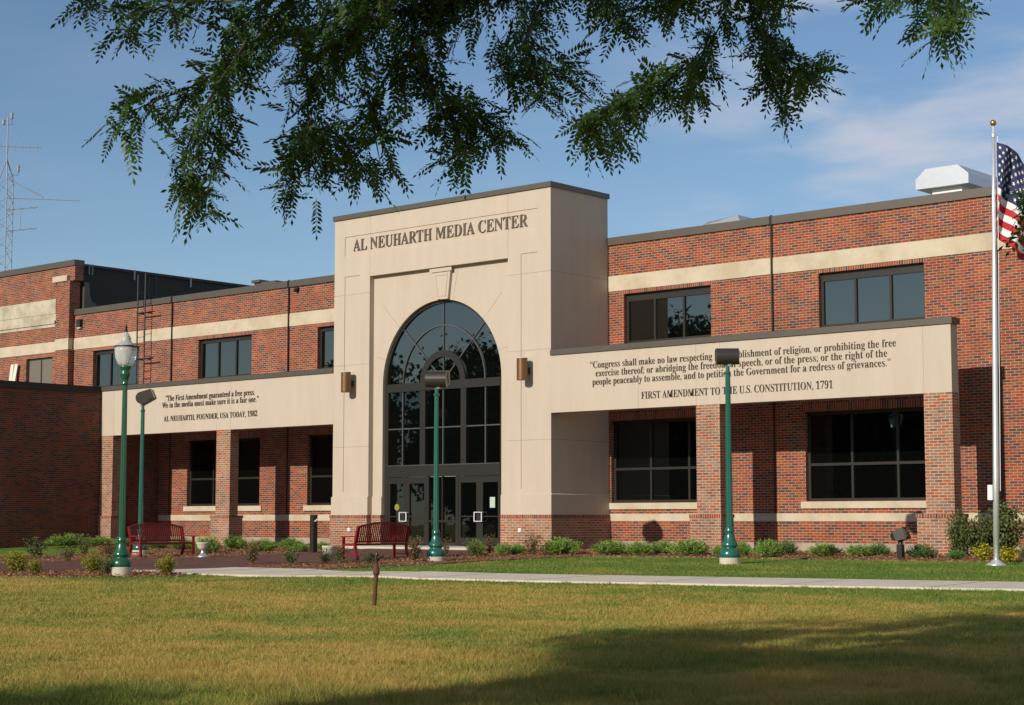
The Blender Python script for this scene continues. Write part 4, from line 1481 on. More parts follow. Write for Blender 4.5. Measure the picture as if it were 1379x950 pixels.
def make_bench(loc, label, rz, length=2.05):
    root = empty('park_bench', loc, label, 'bench', 'red metal benches facing each other', rz)
    ref = bpy.data.objects.new('tmp', None)   # parts are modelled in the bench's own frame

    def put(mb, name):
        me_o = mb.build(name, M['red'], None)
        me_o.parent = root
        return me_o
    # local frame: bench runs along X, sits facing -Y, z up from ground
    h = length / 2
    for s in (-1, 1):
        X = s * h
        m = MB()
        m.bar((X, -0.27, 0.0), (X, -0.25, 0.61), 0.06, 0.07, up=(1, 0, 0))
        put(m, 'front_leg')
        m = MB()
        pts = [(X, 0.34, 0.0), (X, 0.235, 0.25), (X, 0.22, 0.43), (X, 0.27, 0.65), (X, 0.35, 0.92)]
        for p, q in zip(pts[:-1], pts[1:]):
            m.bar(p, q, 0.06, 0.075, up=(1, 0, 0))
        put(m, 'rear_leg')
        m = MB()
        m.bar((X, -0.33, 0.625), (X, 0.29, 0.635), 0.07, 0.035)
        put(m, 'armrest')
        m = MB()
        m.bar((X, -0.25, 0.40), (X, 0.22, 0.40), 0.045, 0.05)
        m.bar((X, -0.26, 0.13), (X, 0.28, 0.13), 0.035, 0.04)
        put(m, 'side_rail')
    m = MB()
    for k in range(7):
        y = -0.24 + k * 0.075
        m.box(-h + 0.03, h - 0.03, y, y + 0.055, 0.415, 0.437)
    m.box(-h + 0.03, h - 0.03, -0.262, -0.242, 0.375, 0.43)
    put(m, 'seat')
    m = MB()
    nseg = 24

    def topz(x):
        return 0.90 + 0.125 * (1 - (x / h) ** 2)

    def by(z):
        return 0.235 + (z - 0.43) * 0.24
    for i in range(nseg):
        a, b2 = -h + 2 * h * i / nseg, -h + 2 * h * (i + 1) / nseg
        m.bar((a, by(topz(a)), topz(a)), (b2, by(topz(b2)), topz(b2)), 0.045, 0.05)
    m.bar((-h, by(0.49), 0.49), (h, by(0.49), 0.49), 0.035, 0.05)
    nsl = 27
    for i in range(nsl):
        x = -h + 0.06 + (2 * h - 0.12) * i / (nsl - 1)
        m.bar((x, by(0.49), 0.49), (x, by(topz(x)), topz(x)), 0.040, 0.014, up=(0, 1, 0))
    put(m, 'backrest')
    bpy.data.objects.remove(ref)
    return root


# left bench faces +X, right bench faces -X
yl = -7.75
make_bench((-9.27, yl, float(gz(-9.3, yl)) + 0.045), 'dark red slatted bench behind the globe lamp, facing the court', math.radians(90), 2.02)
yr = -6.62
make_bench((-0.98, yr, float(gz(-1, yr)) + 0.045), 'dark red slatted bench by the doors with its back to the lawn', math.radians(-90), 2.02)

# urns
P = on_ground(273, 752.5)
c = (P[0], P[1], float(gz(P[0], P[1])) + 0.03)
u1 = empty('pedestal_urn', c, 'small silvery pedestal urn beside the left bench', 'urn')
b = MB(); b.lathe([(0.19, 0.0), (0.18, 0.05), (0.10, 0.10), (0.05, 0.18), (0.06, 0.22)], c, 20); b.build('foot', M['galv'], u1, smooth=True)
b = MB(); b.lathe([(0.05, 0.22), (0.12, 0.25), (0.17, 0.32), (0.18, 0.40), (0.205, 0.43), (0.205, 0.46), (0.17, 0.46), (0.15, 0.36)], c, 20); b.build('bowl', M['concrete_pale'], u1, smooth=True)
P = on_ground(443, 750)
c = (P[0], P[1], float(gz(P[0], P[1])) + 0.03)
u2 = empty('planter_bowl', c, 'low white concrete planter bowl beside the right bench', 'planter')
b = MB(); b.lathe([(0.13, 0.0), (0.19, 0.05), (0.20, 0.24), (0.215, 0.27), (0.215, 0.30), (0.18, 0.30), (0.17, 0.2)], c, 22); b.build('bowl', M['concrete_pale'], u2, smooth=True)
b = MB(); b.lathe([(0.17, 0.22), (0.17, 0.24)], c, 18); b.build('soil', M['mulch'], u2)

# sprinkler riser on the lawn
P = on_ground(503.5, 816)
c = (P[0], P[1], float(gz(P[0], P[1])))
sp = empty('lawn_sprinkler', c, 'rusty impact sprinkler on a standing pipe in the lawn', 'sprinkler')
t = Vector((0.0, 0.02, 0))
b = MB(); b.tube([(c[0], c[1], c[2] - 0.1), (c[0] + 0.025, c[1] + 0.02, c[2] + 0.48)], 0.033, 12); b.build('pipe', M['rust'], sp)
b = MB(); b.lathe([(0.04, 0.46), (0.052, 0.48), (0.052, 0.52), (0.045, 0.55), (0.035, 0.60), (0.022, 0.61), (0.022, 0.66)], (c[0] + 0.027, c[1] + 0.02, c[2]), 12); b.build('coupling', M['rust'], sp)
b = MB()
hx, hy, hz = c[0] + 0.03, c[1] + 0.02, c[2] + 0.66
b.tube([(hx, hy, hz), (hx, hy, hz + 0.10)], 0.034, 10)
b.tube([(hx - RGT[0] * 0.02, hy - RGT[1] * 0.02, hz + 0.03), (hx + RGT[0] * 0.11, hy + RGT[1] * 0.11, hz + 0.10)], [0.034, 0.020], 8)
b.tube([(hx, hy, hz + 0.05), (hx - RGT[0] * 0.09, hy - RGT[1] * 0.09, hz + 0.11)], [0.022, 0.026], 8)
b.tube([(hx, hy, hz + 0.10), (hx + 0.01, hy, hz + 0.14)], [0.03, 0.016], 8)
b.obox((hx - RGT[0] * 0.095, hy - RGT[1] * 0.095, hz + 0.09), RGT * 0.008, (0, 0, 0.04), np.cross(RGT, (0, 0, 1)) * 0.025)
b.build('sprinkler_head', M['brass'], sp)

# ------------------------------------------------------------------ flagpole and flag
P = on_ground(1342, 762)
fc = (P[0], P[1], float(gz(P[0], P[1])))
fp = empty('flagpole', fc, 'tall polished aluminium flagpole with gold ball at right', 'flagpole')
b = MB(); b.lathe([(0.068, 0.0), (0.067, 2.0), (0.060, 5.0), (0.048, 8.0), (0.036, 9.95)], fc, 20); b.build('pole', M['alu_pole'], fp, smooth=True)
b = MB(); b.lathe([(0.25, 0.0), (0.23, 0.03), (0.13, 0.07), (0.085, 0.12), (0.076, 0.13)], fc, 24); b.build('base_flange', M['alu_pole'], fp, smooth=True)
zt = fc[2] + 9.95
b = MB(); b.lathe([(0.02, 0.0), (0.02, 0.18)], (fc[0], fc[1], zt), 10); b.lathe([(0.05, -0.1), (0.06, -0.02), (0.03, 0.02)], (fc[0], fc[1], zt), 12); b.build('truck', M['alu_pole'], fp)
b = MB(); b.lathe([(0.01, 0.16)] + [(0.075 * math.sin(math.pi * k / 10), 0.235 - 0.075 * math.cos(math.pi * k / 10)) for k in range(1, 10)] + [(0.005, 0.31)], (fc[0], fc[1], zt), 18); b.build('ball', M['gold'], fp, smooth=True)
b = MB()
q = -RGT * 0.11
b.box(fc[0] + q[0] - 0.06, fc[0] + q[0] + 0.06, fc[1] + q[1] - 0.06, fc[1] + q[1] + 0.06, 1.29, 1.63)
b.build('cleat_box', M['white_metal'], fp)
b = MB()
rr = RGT * 0.10
b.tube([(fc[0] + rr[0] * 1.0, fc[1] + rr[1] * 1.0, 1.5), (fc[0] + rr[0] * 0.95, fc[1] + rr[1] * 0.95, 9.7)], 0.008, 5)
b.build('halyard', M['white'], fp)


def mat_flag_cols():
    r = mat_plain('flag_red', (0.42, 0.018, 0.022), 0.8, 0, 0.08, 4)
    w = mat_plain('flag_white', (0.72, 0.70, 0.68), 0.8, 0, 0.04, 4)
    bl = mat_plain('flag_blue', (0.016, 0.024, 0.085), 0.8, 0, 0.08, 4)
    return [r, w, bl]


# the pole leans a little to the north-east
LEAN = 0.019
fp.rotation_euler = Matrix.Rotation(LEAN, 3, Vector((RGT[1] * -1, RGT[0], 0))).to_euler()


def make_flag():
    HO, FL = 1.95, 3.1
    top = np.array([fc[0], fc[1], 9.55]) + np.array([RGT[0], RGT[1], 0]) * LEAN * 9.6
    R = RGT / np.linalg.norm(RGT)
    toward = np.array([-FWD[0], -FWD[1], 0]); toward /= np.linalg.norm(toward)

    def P(u, v):
        # u along the fly (0..1), v down the hoist (0..1): a light breeze, cloth sagging from the hoist
        uu = u * FL
        drop = 0.40 * uu + 0.04 * uu * uu
        out = 0.075 + uu * (0.70 - 0.05 * uu)
        pull = 0.55 * v * HO * (1 - math.exp(-uu / 0.55)) * 0.45
        wave = 0.17 * math.sin(uu * 5.2 + v * 2.3) * min(1, uu / 0.35) + 0.09 * math.sin(uu * 9.0 - v * 3.1 + 1.0) * min(1, uu / 0.5)
        curl = -0.10 * math.sin(math.pi * min(1, uu / 1.2)) * v
        z = -v * HO - drop + 0.10 * math.sin(uu * 3.1 + v) * min(1, uu)
        return top + R * (out - pull + curl) + toward * wave + np.array([0, 0, z])
    mb = MB()
    NU, NV = 48, 26
    idx = {}
    for i in range(NU + 1):
        for j in range(NV + 1):
            idx[i, j] = len(mb.v)
            mb.v.append(tuple(P(i / NU, j / NV)))
    ku = int(NU * 0.4)
    for i in range(NU):
        for j in range(NV):
            mb.f.append((idx[i, j], idx[i, j + 1], idx[i + 1, j + 1], idx[i + 1, j]))
            s = j * 13 // NV
            mb.m.append(2 if (i < ku and s < 7) else (0 if s % 2 == 0 else 1))
    # stars, five-pointed, laid on both faces of the cloth
    uw, vh = 0.4, 7 / 13
    for row in range(9):
        cols = 6 if row % 2 == 0 else 5
        for k in range(cols):
            cu = uw * ((2 * k + 1 + (0 if row % 2 == 0 else 1)) / 12)
            cv = vh * (row + 1) / 10
            e = 1e-3
            c0 = P(cu, cv)
            du = P(cu + e, cv) - c0; du /= np.linalg.norm(du)
            dv = P(cu, cv + e) - c0; dv /= np.linalg.norm(dv)
            nn = np.cross(du, dv); nn /= np.linalg.norm(nn)
            for sgn in (1, -1):
                pts = []
                for t in range(10):
                    rr = 0.052 if t % 2 == 0 else 0.021
                    a = math.pi * t / 5
                    pu, pv = cu + rr * math.sin(a) / FL, cv - rr * math.cos(a) / HO
                    pts.append(P(pu, pv) + nn * 0.006 * sgn)
                cc = P(cu, cv) + nn * 0.006 * sgn
                mb.add([cc] + pts, [(0, 1 + t, 1 + (t + 1) % 10) for t in range(10)], 1)
    o = mb.build('flag', mat_flag_cols(), None, smooth=True)
    return tag(o, 'red, white and blue striped flag with stars drooping from the flagpole', 'flag')


make_flag()

# ------------------------------------------------------------------ SHRUBS


def tri_cloud(pos, dirs, length, width, rng):
    """slim leaf triangles/quads from base points along directions -> (N*4,3) verts"""
    n = len(pos)
    dirs = dirs / np.linalg.norm(dirs, axis=1, keepdims=True)
    rnd = rng.normal(size=(n, 3))
    side = np.cross(dirs, rnd)
    side /= np.linalg.norm(side, axis=1, keepdims=True) + 1e-9
    L_ = length[:, None]; Wd = width[:, None]
    a = pos
    b = pos + dirs * L_ * 0.45 + side * Wd
    c_ = pos + dirs * L_
    d_ = pos + dirs * L_ * 0.45 - side * Wd
    return np.stack([a, b, c_, d_], 1).reshape(-1, 3)


def juniper_mesh(seed):
    """low spreading juniper of unit width and height: arching feathery sprays"""
    rng = np.random.default_rng(seed)
    out = []
    for s in range(130):
        a = rng.uniform(0, 2 * math.pi)
        lean = rng.beta(2, 1.6)
        ln = rng.uniform(0.55, 1.0) * (1.0 - 0.25 * (1 - lean))
        base = np.array([rng.normal(0, 0.09), rng.normal(0, 0.09), 0.03])
        tip = np.array([math.cos(a) * lean * 0.52, math.sin(a) * lean * 0.52, (0.95 - 0.62 * lean ** 1.5) * ln])
        n = 22
        t = np.linspace(0.25, 1, n)[:, None]
        mid = base + (tip - base) * np.array([0.65, 0.65, 0.25])
        pts = (1 - t) ** 2 * base + 2 * t * (1 - t) * mid + t ** 2 * tip
        tan = 2 * (1 - t) * (mid - base) + 2 * t * (tip - mid)
        d = tan / np.linalg.norm(tan, axis=1, keepdims=True) + rng.normal(0, 0.55, (n, 3))
        out.append(tri_cloud(pts, d, rng.uniform(0.09, 0.17, n), np.full(n, 0.012), rng))
    return np.concatenate(out)


def leafy_mesh(seed, n_stem=26, leaves=24, leaf=0.075, width=0.028, upright=0.6, bare=0.25, spread=0.06):
    """small leafy shrub of unit width and height with thin stems"""
    rng = np.random.default_rng(seed)
    out = []
    stems = []
    for s in range(n_stem):
        a = rng.uniform(0, 2 * math.pi)
        r = rng.uniform(0.05, 0.5)
        hgt = rng.uniform(0.55, 1.0) * (1 - 0.35 * r / 0.5 * (1 - upright))
        base = np.array([rng.normal(0, 0.06), rng.normal(0, 0.06), 0.0])
        tip = np.array([math.cos(a) * r, math.sin(a) * r, hgt])
        t = rng.uniform(bare, 1.05, leaves)[:, None]
        pts = base + (tip - base) * t + rng.normal(0, spread, (leaves, 3))
        d = rng.normal(0, 1, (leaves, 3)) + np.array([0, 0, 0.4])
        out.append(tri_cloud(pts, d, rng.uniform(0.6, 1.2, leaves) * leaf, np.full(leaves, width), rng))
        st = tri_cloud(base[None], (tip - base)[None], np.array([np.linalg.norm(tip - base)]), np.array([0.008]), rng)
        stems.append(st)
    return np.concatenate(out), np.concatenate(stems)


SHRUB = {}


def proto(key, verts, mats, nstem=0):
    o = np_mesh(key, verts, 4, mats)
    me = o.data
    if nstem:
        mi = np.zeros(len(me.polygons), dtype=np.int32)
        mi[-nstem:] = 1
        me.polygons.foreach_set('material_index', mi)
    bpy.data.objects.remove(o)
    return me


for k in range(3):
    SHRUB['juniper', k] = proto('juniper_shrub', juniper_mesh(20 + k), [M['juniper']])
    SHRUB['juniper_dark', k] = proto('juniper_shrub', juniper_mesh(30 + k), [M['juniper_dark']])
    v, st = leafy_mesh(40 + k)
    SHRUB['rose', k] = proto('rose_shrub', np.concatenate([v, st]), [M['rose'], M['twig']], len(st) // 4)
    v, st = leafy_mesh(50 + k)
    SHRUB['rose_red', k] = proto('reddish_shrub', np.concatenate([v, st]), [M['rose_red'], M['twig']], len(st) // 4)
    v, st = leafy_mesh(60 + k, 60, 40, 0.07, 0.024, 0.15, 0.1)
    SHRUB['gold', k] = proto('golden_shrub', np.concatenate([v, st]), [M['gold_leaf'], M['twig']], len(st) // 4)
    v, st = leafy_mesh(70 + k, 40, 14, 0.13, 0.045, 0.1, 0.2)
    SHRUB['lime', k] = proto('lime_plant', np.concatenate([v, st]), [M['lime_leaf'], M['twig']], len(st) // 4)
    v, st = leafy_mesh(80 + k, 64, 44, 0.075, 0.030, 0.55, 0.05, 0.085)
    SHRUB['big_rose', k] = proto('rose_bush', np.concatenate([v, st]), [M['rose'], M['twig']], len(st) // 4)

NAMES = {'juniper': ('juniper_shrub', 'shrub', 'low junipers in the mulch beds'), 'juniper_dark': ('juniper_shrub', 'shrub', 'low junipers in the mulch beds'),
         'rose': ('leafy_shrub', 'shrub', 'small leafy shrubs in the mulch'), 'rose_red': ('leafy_shrub', 'shrub', 'small leafy shrubs in the mulch'),
         'gold': ('golden_shrub', 'shrub', 'yellow green shrubs by the path'), 'lime': ('lime_plant', 'plant', 'bright plants at the flagpole'),
         'big_rose': ('rose_bush', 'bush', 'tall bushes behind the flagpole')}
CNT = [0]


def shrub(kind, x0, x1, ytop, ybot, label, deep=1.0):
    """x0..x1, ytop..ybot: the extent the plant has in the photo; placed on the ground there"""
    P = on_ground((x0 + x1) / 2, ybot - 1.5)
    depth = (P - CAM) @ FWD
    w = (x1 - x0) / FOC * depth * 1.26
    h = (ybot - ytop) / FOC * depth * (1.12 if kind == BR else 1.52)
    n, cat, grp = NAMES[kind]
    o = bpy.data.objects.new(n, SHRUB[kind, CNT[0] % 3])
    CNT[0] += 1
    back = w * 0.35
    fx, fy = FWD[0] / math.hypot(FWD[0], FWD[1]), FWD[1] / math.hypot(FWD[0], FWD[1])
    px_, py_ = P[0] + fx * back, P[1] + fy * back
    o.location = (px_, py_, float(gz(px_, py_)) + 0.02)
    o.rotation_euler = (0, 0, random.uniform(0, 6.28))
    o.scale = (w, w * deep, h)
    COL.objects.link(o)
    return tag(o, label, cat, grp)


J, JD, RO, RR, GO, LI, BR = 'juniper', 'juniper_dark', 'rose', 'rose_red', 'gold', 'lime', 'big_rose'
for a in [
    # left bed
    (J, 62, 108, 723, 740, 'wide green juniper in front of the shaded wing, left of the end column'),
    (J, 117, 150, 726, 739, 'green juniper at the foot of the leftmost brick column'),
    (J, 150, 173, 727, 740, 'small green juniper just behind the globe lamp pole'),
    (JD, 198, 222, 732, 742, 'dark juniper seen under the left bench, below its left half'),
    (J, 226, 258, 729, 743, 'green juniper seen through the right end of the left bench'),
    (J, 262, 292, 727, 748, 'green juniper behind the silvery pedestal urn'),
    (J, 298, 328, 725, 743, 'green juniper at the foot of the second column from the left'),
    (J, 337, 368, 730, 746, 'green juniper under the stone band between second column and its shadow'),
    (J, 375, 404, 728, 742, 'green juniper in the column shadow left of the dark bollard'),
    (J, 388, 416, 736, 747, 'low flat juniper in front of another, left of the dark bollard'),
    (J, 425, 443, 733, 744, 'small juniper between the bollard and the tower base'),
    (RO, 26, 61, 736, 756, 'sprawling dark leafy shrub at the left edge, behind the golden shrubs'),
    (RR, 76, 99, 745, 760, 'small rust tinged shrub left of the globe lamp, at the paver edge'),
    (RO, 102, 121, 731, 752, 'thin grey green shrub left of the globe lamp, in grass'),
    (RR, 134, 157, 739, 756, 'rust tinged shrub touching the globe lamp base from behind'),
    (RO, 234, 246, 737, 745, 'small leafy shrub under the right end of the left bench'),
    (GO, 0, 36, 754, 774, 'large yellow green shrub at the left edge of the photo'),
    (GO, 34, 56, 762, 776, 'small yellow green shrub right of the large one at the left edge'),
    (GO, 108, 138, 755, 774, 'round yellow green shrub left of the globe lamp footing'),
    (RO, 126, 152, 759, 779, 'dark olive shrub against the globe lamp footing'),
    (GO, 209, 236, 759, 778, 'small golden shrub right of the globe lamp footing, by the path'),
    # bed in front of the court
    (RR, 327, 352, 741, 764, 'rust tinged shrub between the two benches, nearest the left bench'),
    (RO, 378, 404, 747, 763, 'leafy shrub in the mulch in front of the dark bollard'),
    (RO, 426, 447, 749, 764, 'leafy shrub in front of the white planter bowl'),
    (RO, 445, 466, 745, 761, 'leafy shrub at the left legs of the right bench'),
    (RO, 484, 508, 751, 764, 'low leafy shrub behind the lawn sprinkler head'),
    (RR, 541, 573, 737, 761, 'bushy shrub between the right bench and the middle floodlight footing'),
    (RR, 594, 607, 735, 754, 'thin rust tinged shrub right of the middle floodlight base'),
    # right bed
    (RO, 626, 645, 735, 754, 'olive leafy shrub under the right entrance doors'),
    (J, 630, 652, 731, 752, 'tall green juniper under the right entrance doors'),
    (RR, 650, 668, 731, 751, 'rust tinged shrub between two junipers under the right pier'),
    (J, 668, 688, 735, 751, 'green juniper at the left foot of the right brick pier'),
    (J, 686, 708, 736, 750, 'green juniper at the middle of the right brick pier'),
    (RR, 707, 732, 731, 752, 'reddish leafy shrub at the right end of the brick pier'),
    (J, 735, 782, 729, 751, 'broad green juniper at the tower corner, spreading into its shadow'),
    (J, 800, 848, 732, 751, 'broad green juniper where the tower meets the long brick wall'),
    (J, 847, 880, 733, 751, 'green juniper below the round floodlight shadow on the wall'),
    (J, 879, 908, 732, 750, 'green juniper left of the middle column, second from it'),
    (J, 906, 955, 731, 752, 'broad green juniper overlapping the middle column base'),
    (J, 961, 977, 738, 752, 'small juniper peeping out left of the right floodlight base'),
    (J, 990, 1011, 733, 752, 'yellowish juniper just right of the right floodlight base'),
    (J, 1019, 1052, 731, 754, 'bright juniper in front of the column shadow, left of a twin'),
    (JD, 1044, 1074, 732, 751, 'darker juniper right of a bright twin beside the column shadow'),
    (J, 1095, 1132, 735, 753, 'green juniper alone under the large right window'),
    (J, 1143, 1175, 737, 753, 'yellowish juniper left of the ground spotlight, under the window'),
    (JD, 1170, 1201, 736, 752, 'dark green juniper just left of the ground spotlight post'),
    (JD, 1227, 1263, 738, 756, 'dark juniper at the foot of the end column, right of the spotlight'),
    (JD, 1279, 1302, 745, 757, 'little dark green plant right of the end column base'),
    (LI, 1312, 1345, 743, 758, 'bright yellow plant left of the flagpole foot'),
    (LI, 1349, 1375, 745, 760, 'bright yellow plant right of the flagpole foot'),
    (BR, 1279, 1310, 697, 753, 'tall slender rose bush against the end column base'),
    (BR, 1306, 1340, 706, 753, 'thin bush between the end column and the flagpole'),
    (BR, 1334, 1384, 688, 753, 'large dense bush right of the flagpole at the photo edge'),
    (RO, 1374, 1392, 742, 760, 'leafy shrub cut by the right edge of the photo'),
]:
    shrub(*a)

# ------------------------------------------------------------------ GRASS BLADES


def in_poly(x, y, poly):
    ins = np.zeros(len(x), dtype=bool)
    for (x0, y0), (x1, y1) in zip(poly, poly[1:] + poly[:1]):
        c_ = ((y0 <= y) & (y < y1)) | ((y1 <= y) & (y < y0))
        with np.errstate(divide='ignore', invalid='ignore'):
            xi = x0 + (y - y0) * (x1 - x0) / (y1 - y0)
        ins ^= c_ & (x < xi)
    return ins


def grass():
    rng = np.random.default_rng(5)
    N = 900000
    # even over the picture's depth range: more per square metre close to the camera
    t = 12.8 * (52 / 12.8) ** rng.random(N)
    ang = rng.uniform(-0.33, 0.33, N)
    hd = np.array([FWD[0], FWD[1]]) / math.hypot(FWD[0], FWD[1])
    hr = np.array([RGT[0], RGT[1]])
    x = CAM[0] + t * (hd[0] + np.tan(ang) * hr[0])
    y = CAM[1] + t * (hd[1] + np.tan(ang) * hr[1])
    # tufts: pull blades towards clump centres
    cell = 0.16
    jx = (np.sin(np.floor(x / cell) * 12.9898 + np.floor(y / cell) * 78.233) * 43758.5453) % 1
    keep = rng.random(N) < 0.55 + 0.45 * jx
    for poly in (MULCH_L, MULCH_R, MULCH_F, PAVERS, PATH, [(-16, -11.9), (-12.8, -12.3), (-11.0, -13.2), (-11.8, -14.4), (-16, -13.2)]):
        keep &= ~in_poly(x, y, poly)
    keep &= (y < -1.4) & (x > -23.2)
    x, y, t, jx = x[keep], y[keep], t[keep], jx[keep]
    n = len(x)
    z = gz(x, y)
    sc = np.clip(t / 16, 0.9, 2.6)
    h = rng.uniform(0.014, 0.038, n) * (0.75 + 0.5 * jx)
    big = 0.9
    jb = (np.sin(np.floor(x / big) * 41.3 + np.floor(y / big) * 17.7) * 9631.7) % 1
    h *= 0.8 + 0.45 * jb
    tall = (rng.random(n) < 0.02) | ((jx > 0.96) & (rng.random(n) < 0.6))
    near = np.clip((20.0 - t) / 6.0, 0, 1)
    h *= 1 + near * (0.35 + 0.9 * (jb > 0.55))
    h[tall] *= 1.8
    w = 0.0034 * sc
    a = rng.uniform(0, 2 * math.pi, n)
    lean = rng.uniform(0.2, 1.3, n) * h
    dx, dy = np.cos(a) * lean, np.sin(a) * lean
    b = rng.uniform(0, 2 * math.pi, n)
    wx, wy = np.cos(b) * w, np.sin(b) * w
    v = np.empty((n, 3, 3), dtype=np.float32)
    v[:, 0] = np.stack([x - wx, y - wy, z - 0.004], 1)
    v[:, 1] = np.stack([x + wx, y + wy, z - 0.004], 1)
    v[:, 2] = np.stack([x + dx, y + dy, z + h], 1)
    o = np_mesh('grass', v.reshape(-1, 3), 3, M['blades'])
    return tag(o, 'short dry and green grass blades of the front lawn', 'grass', None, 'stuff')


grass()


def mulch_chips():
    """loose bark chips lying on the beds"""
    rng = np.random.default_rng(9)
    out = []
    for poly, k in ((MULCH_L, 9000), (MULCH_R, 15000), (MULCH_F, 3000)):
        xs, ys = [p[0] for p in poly], [p[1] for p in poly]
        x = rng.uniform(min(xs), max(xs), k * 2)
        y = rng.uniform(min(ys), max(ys), k * 2)
        kp = in_poly(x, y, poly) & (y < 2.7)
        for q in (PAVERS, PATH):
            kp &= ~in_poly(x, y, q)
        x, y = x[kp], y[kp]
        n = len(x)
        p = np.stack([x, y, gz(x, y) + 0.04 + rng.uniform(0, 0.03, n)], 1)
        d = rng.normal(0, 1, (n, 3)); d[:, 2] *= 0.35
        out.append(tri_cloud(p, d, rng.uniform(0.04, 0.11, n), rng.uniform(0.008, 0.02, n), rng))
    o = np_mesh('mulch', np.concatenate(out), 4, mat_leaf('bark_chips', (0.07, 0.030, 0.014), (0.24, 0.10, 0.042), (0.42, 0.24, 0.12), 0.9, 0.0, 3))
    return tag(o, 'loose reddish bark mulch chips in the planting beds', 'mulch', None, 'stuff')


mulch_chips()

# ------------------------------------------------------------------ FOREGROUND LOCUST TREE
TR = np.array([24.6, -44.5])
tree = empty('locust_tree', (TR[0], TR[1], float(gz(TR[0], TR[1]))),
             'overhanging honey locust tree with feathery dark leaves across the top', 'tree')


def bez(p0, p1, p2, n=14):
    t = np.linspace(0, 1, n)[:, None]
    return (1 - t) ** 2 * np.array(p0) + 2 * t * (1 - t) * np.array(p1) + t ** 2 * np.array(p2)


trunk = MB()
zb = float(gz(TR[0], TR[1]))
trunk.tube([(TR[0], TR[1], zb - 0.2), (TR[0] + .02, TR[1], zb + 0.35), (TR[0] + .05, TR[1] + .05, zb + 1.8), (TR[0] + .2, TR[1] + .2, zb + 4.0)], [0.42, 0.30, 0.26, 0.22], 14)
fork = np.array([TR[0] + .2, TR[1] + .2, zb + 3.9])
# branchlets seen in the frame: photo point lists with a depth for each
SPRAYS = [
    # (depth, half width px, density, [points])
    (12.6, 16, 1.0, [(470, -40), (400, 20), (300, 36), (205, 28), (150, 22), (112, 34)]),
    (12.4, 14, 0.8, [(250, 30), (190, 50), (165, 80)]),
    (12.8, 22, 1.0, [(430, -30), (370, 60), (320, 110), (262, 148), (205, 168), (160, 190)]),
    (12.7, 17, 1.1, [(330, 90), (290, 150), (255, 215), (245, 268), (272, 308)]),
    (12.9, 14, 0.9, [(300, 160), (300, 200), (282, 250), (268, 296)]),
    (13.1, 32, 1.7, [(560, -50), (500, 20), (440, 60), (380, 80), (310, 60)]),
    (13.3, 36, 1.7, [(700, -60), (620, 10), (540, 50), (460, 80), (420, 110)]),
    (13.2, 28, 1.3, [(520, 30), (440, 110), (410, 170), (425, 215), (440, 270)]),
    (13.0, 14, 0.9, [(420, 190), (400, 235), (392, 270), (380, 296)]),
    (13.1, 15, 0.9, [(440, 200), (470, 230), (490, 255), (495, 282)]),
    (13.5, 30, 1.4, [(640, -20), (580, 60), (560, 120), (600, 170), (640, 205)]),
    (13.4, 16, 0.9, [(600, 165), (650, 190), (672, 205), (688, 212)]),
    (13.4, 14, 0.9, [(590, 170), (615, 205), (620, 232), (612, 246)]),
    (13.4, 22, 1.2, [(560, 90), (520, 130), (500, 180), (505, 215), (512, 250)]),
    (13.6, 30, 1.7, [(760, -50), (680, 20), (600, 40), (520, 30)]),
    (13.5, 20, 1.1, [(760, -20), (720, 40), (712, 90), (740, 120), (792, 132)]),
    (13.5, 14, 0.9, [(712, 95), (722, 135), (728, 158)]),
    (13.7, 15, 0.9, [(690, 60), (680, 110), (690, 140)]),
    (13.3, 17, 1.0, [(860, -40), (800, 10), (830, 40), (836, 62)]),
    (13.4, 18, 1.2, [(1000, -50), (930, 5), (880, 15), (800, 5), (760, 10)]),
    (13.1, 15, 1.0, [(960, -30), (940, 20), (900, 36), (872, 42)]),
    (13.2, 18, 1.2, [(1020, -60), (985, 10), (975, 60), (945, 105), (900, 140), (850, 160)]),
    (13.2, 15, 1.0, [(900, 135), (850, 160), (800, 188), (784, 208), (812, 232)]),
    (13.2, 13, 0.9, [(860, 155), (830, 190), (822, 215)]),
    (13.0, 13, 0.9, [(950, 95), (935, 130), (925, 165)]),
    (13.3, 16, 1.0, [(1010, -40), (1020, 20), (1030, 80), (1050, 110), (1095, 124)]),
    (13.3, 14, 0.9, [(1025, 70), (1030, 110), (1045, 150), (1056, 184)]),
    (13.4, 14, 0.8, [(1050, 105), (1080, 122), (1092, 142)]),
    (13.2, 14, 0.9, [(1060, -40), (1048, 10), (1040, 40)]),
    (12.5, 10, 0.8, [(1320, -60), (1255, -22), (1210, 5), (1172, 6)]),
    (12.5, 11, 0.9, [(1300, -50), (1262, 0), (1258, 30), (1268, 54)]),
    (12.5, 10, 0.8, [(1310, -40), (1290, 0), (1282, 34)]),
    (12.0, 9, 0.5, [(1480, 235), (1430, 262), (1398, 274), (1380, 266)]),
    (12.0, 8, 0.45, [(1450, 255), (1415, 290), (1392, 305)]),
]
rngT = np.random.default_rng(11)
FR_P, FR_D = [], []       # frond bases and directions


def dense(path, step):
    path = np.asarray(path, float)
    seg = np.linalg.norm(np.diff(path, axis=0), axis=1)
    s = np.concatenate([[0], np.cumsum(seg)])
    q = np.arange(0, s[-1], step)
    return np.stack([np.interp(q, s, path[:, k]) for k in range(path.shape[1])], 1)


def smooth_path(p, it=2):
    p = np.asarray(p, float)
    for _ in range(it):
        q = [p[0]]
        for a_, b_ in zip(p[:-1], p[1:]):
            q += [a_ * .75 + b_ * .25, a_ * .25 + b_ * .75]
        q.append(p[-1])
        p = np.array(q)
    return p


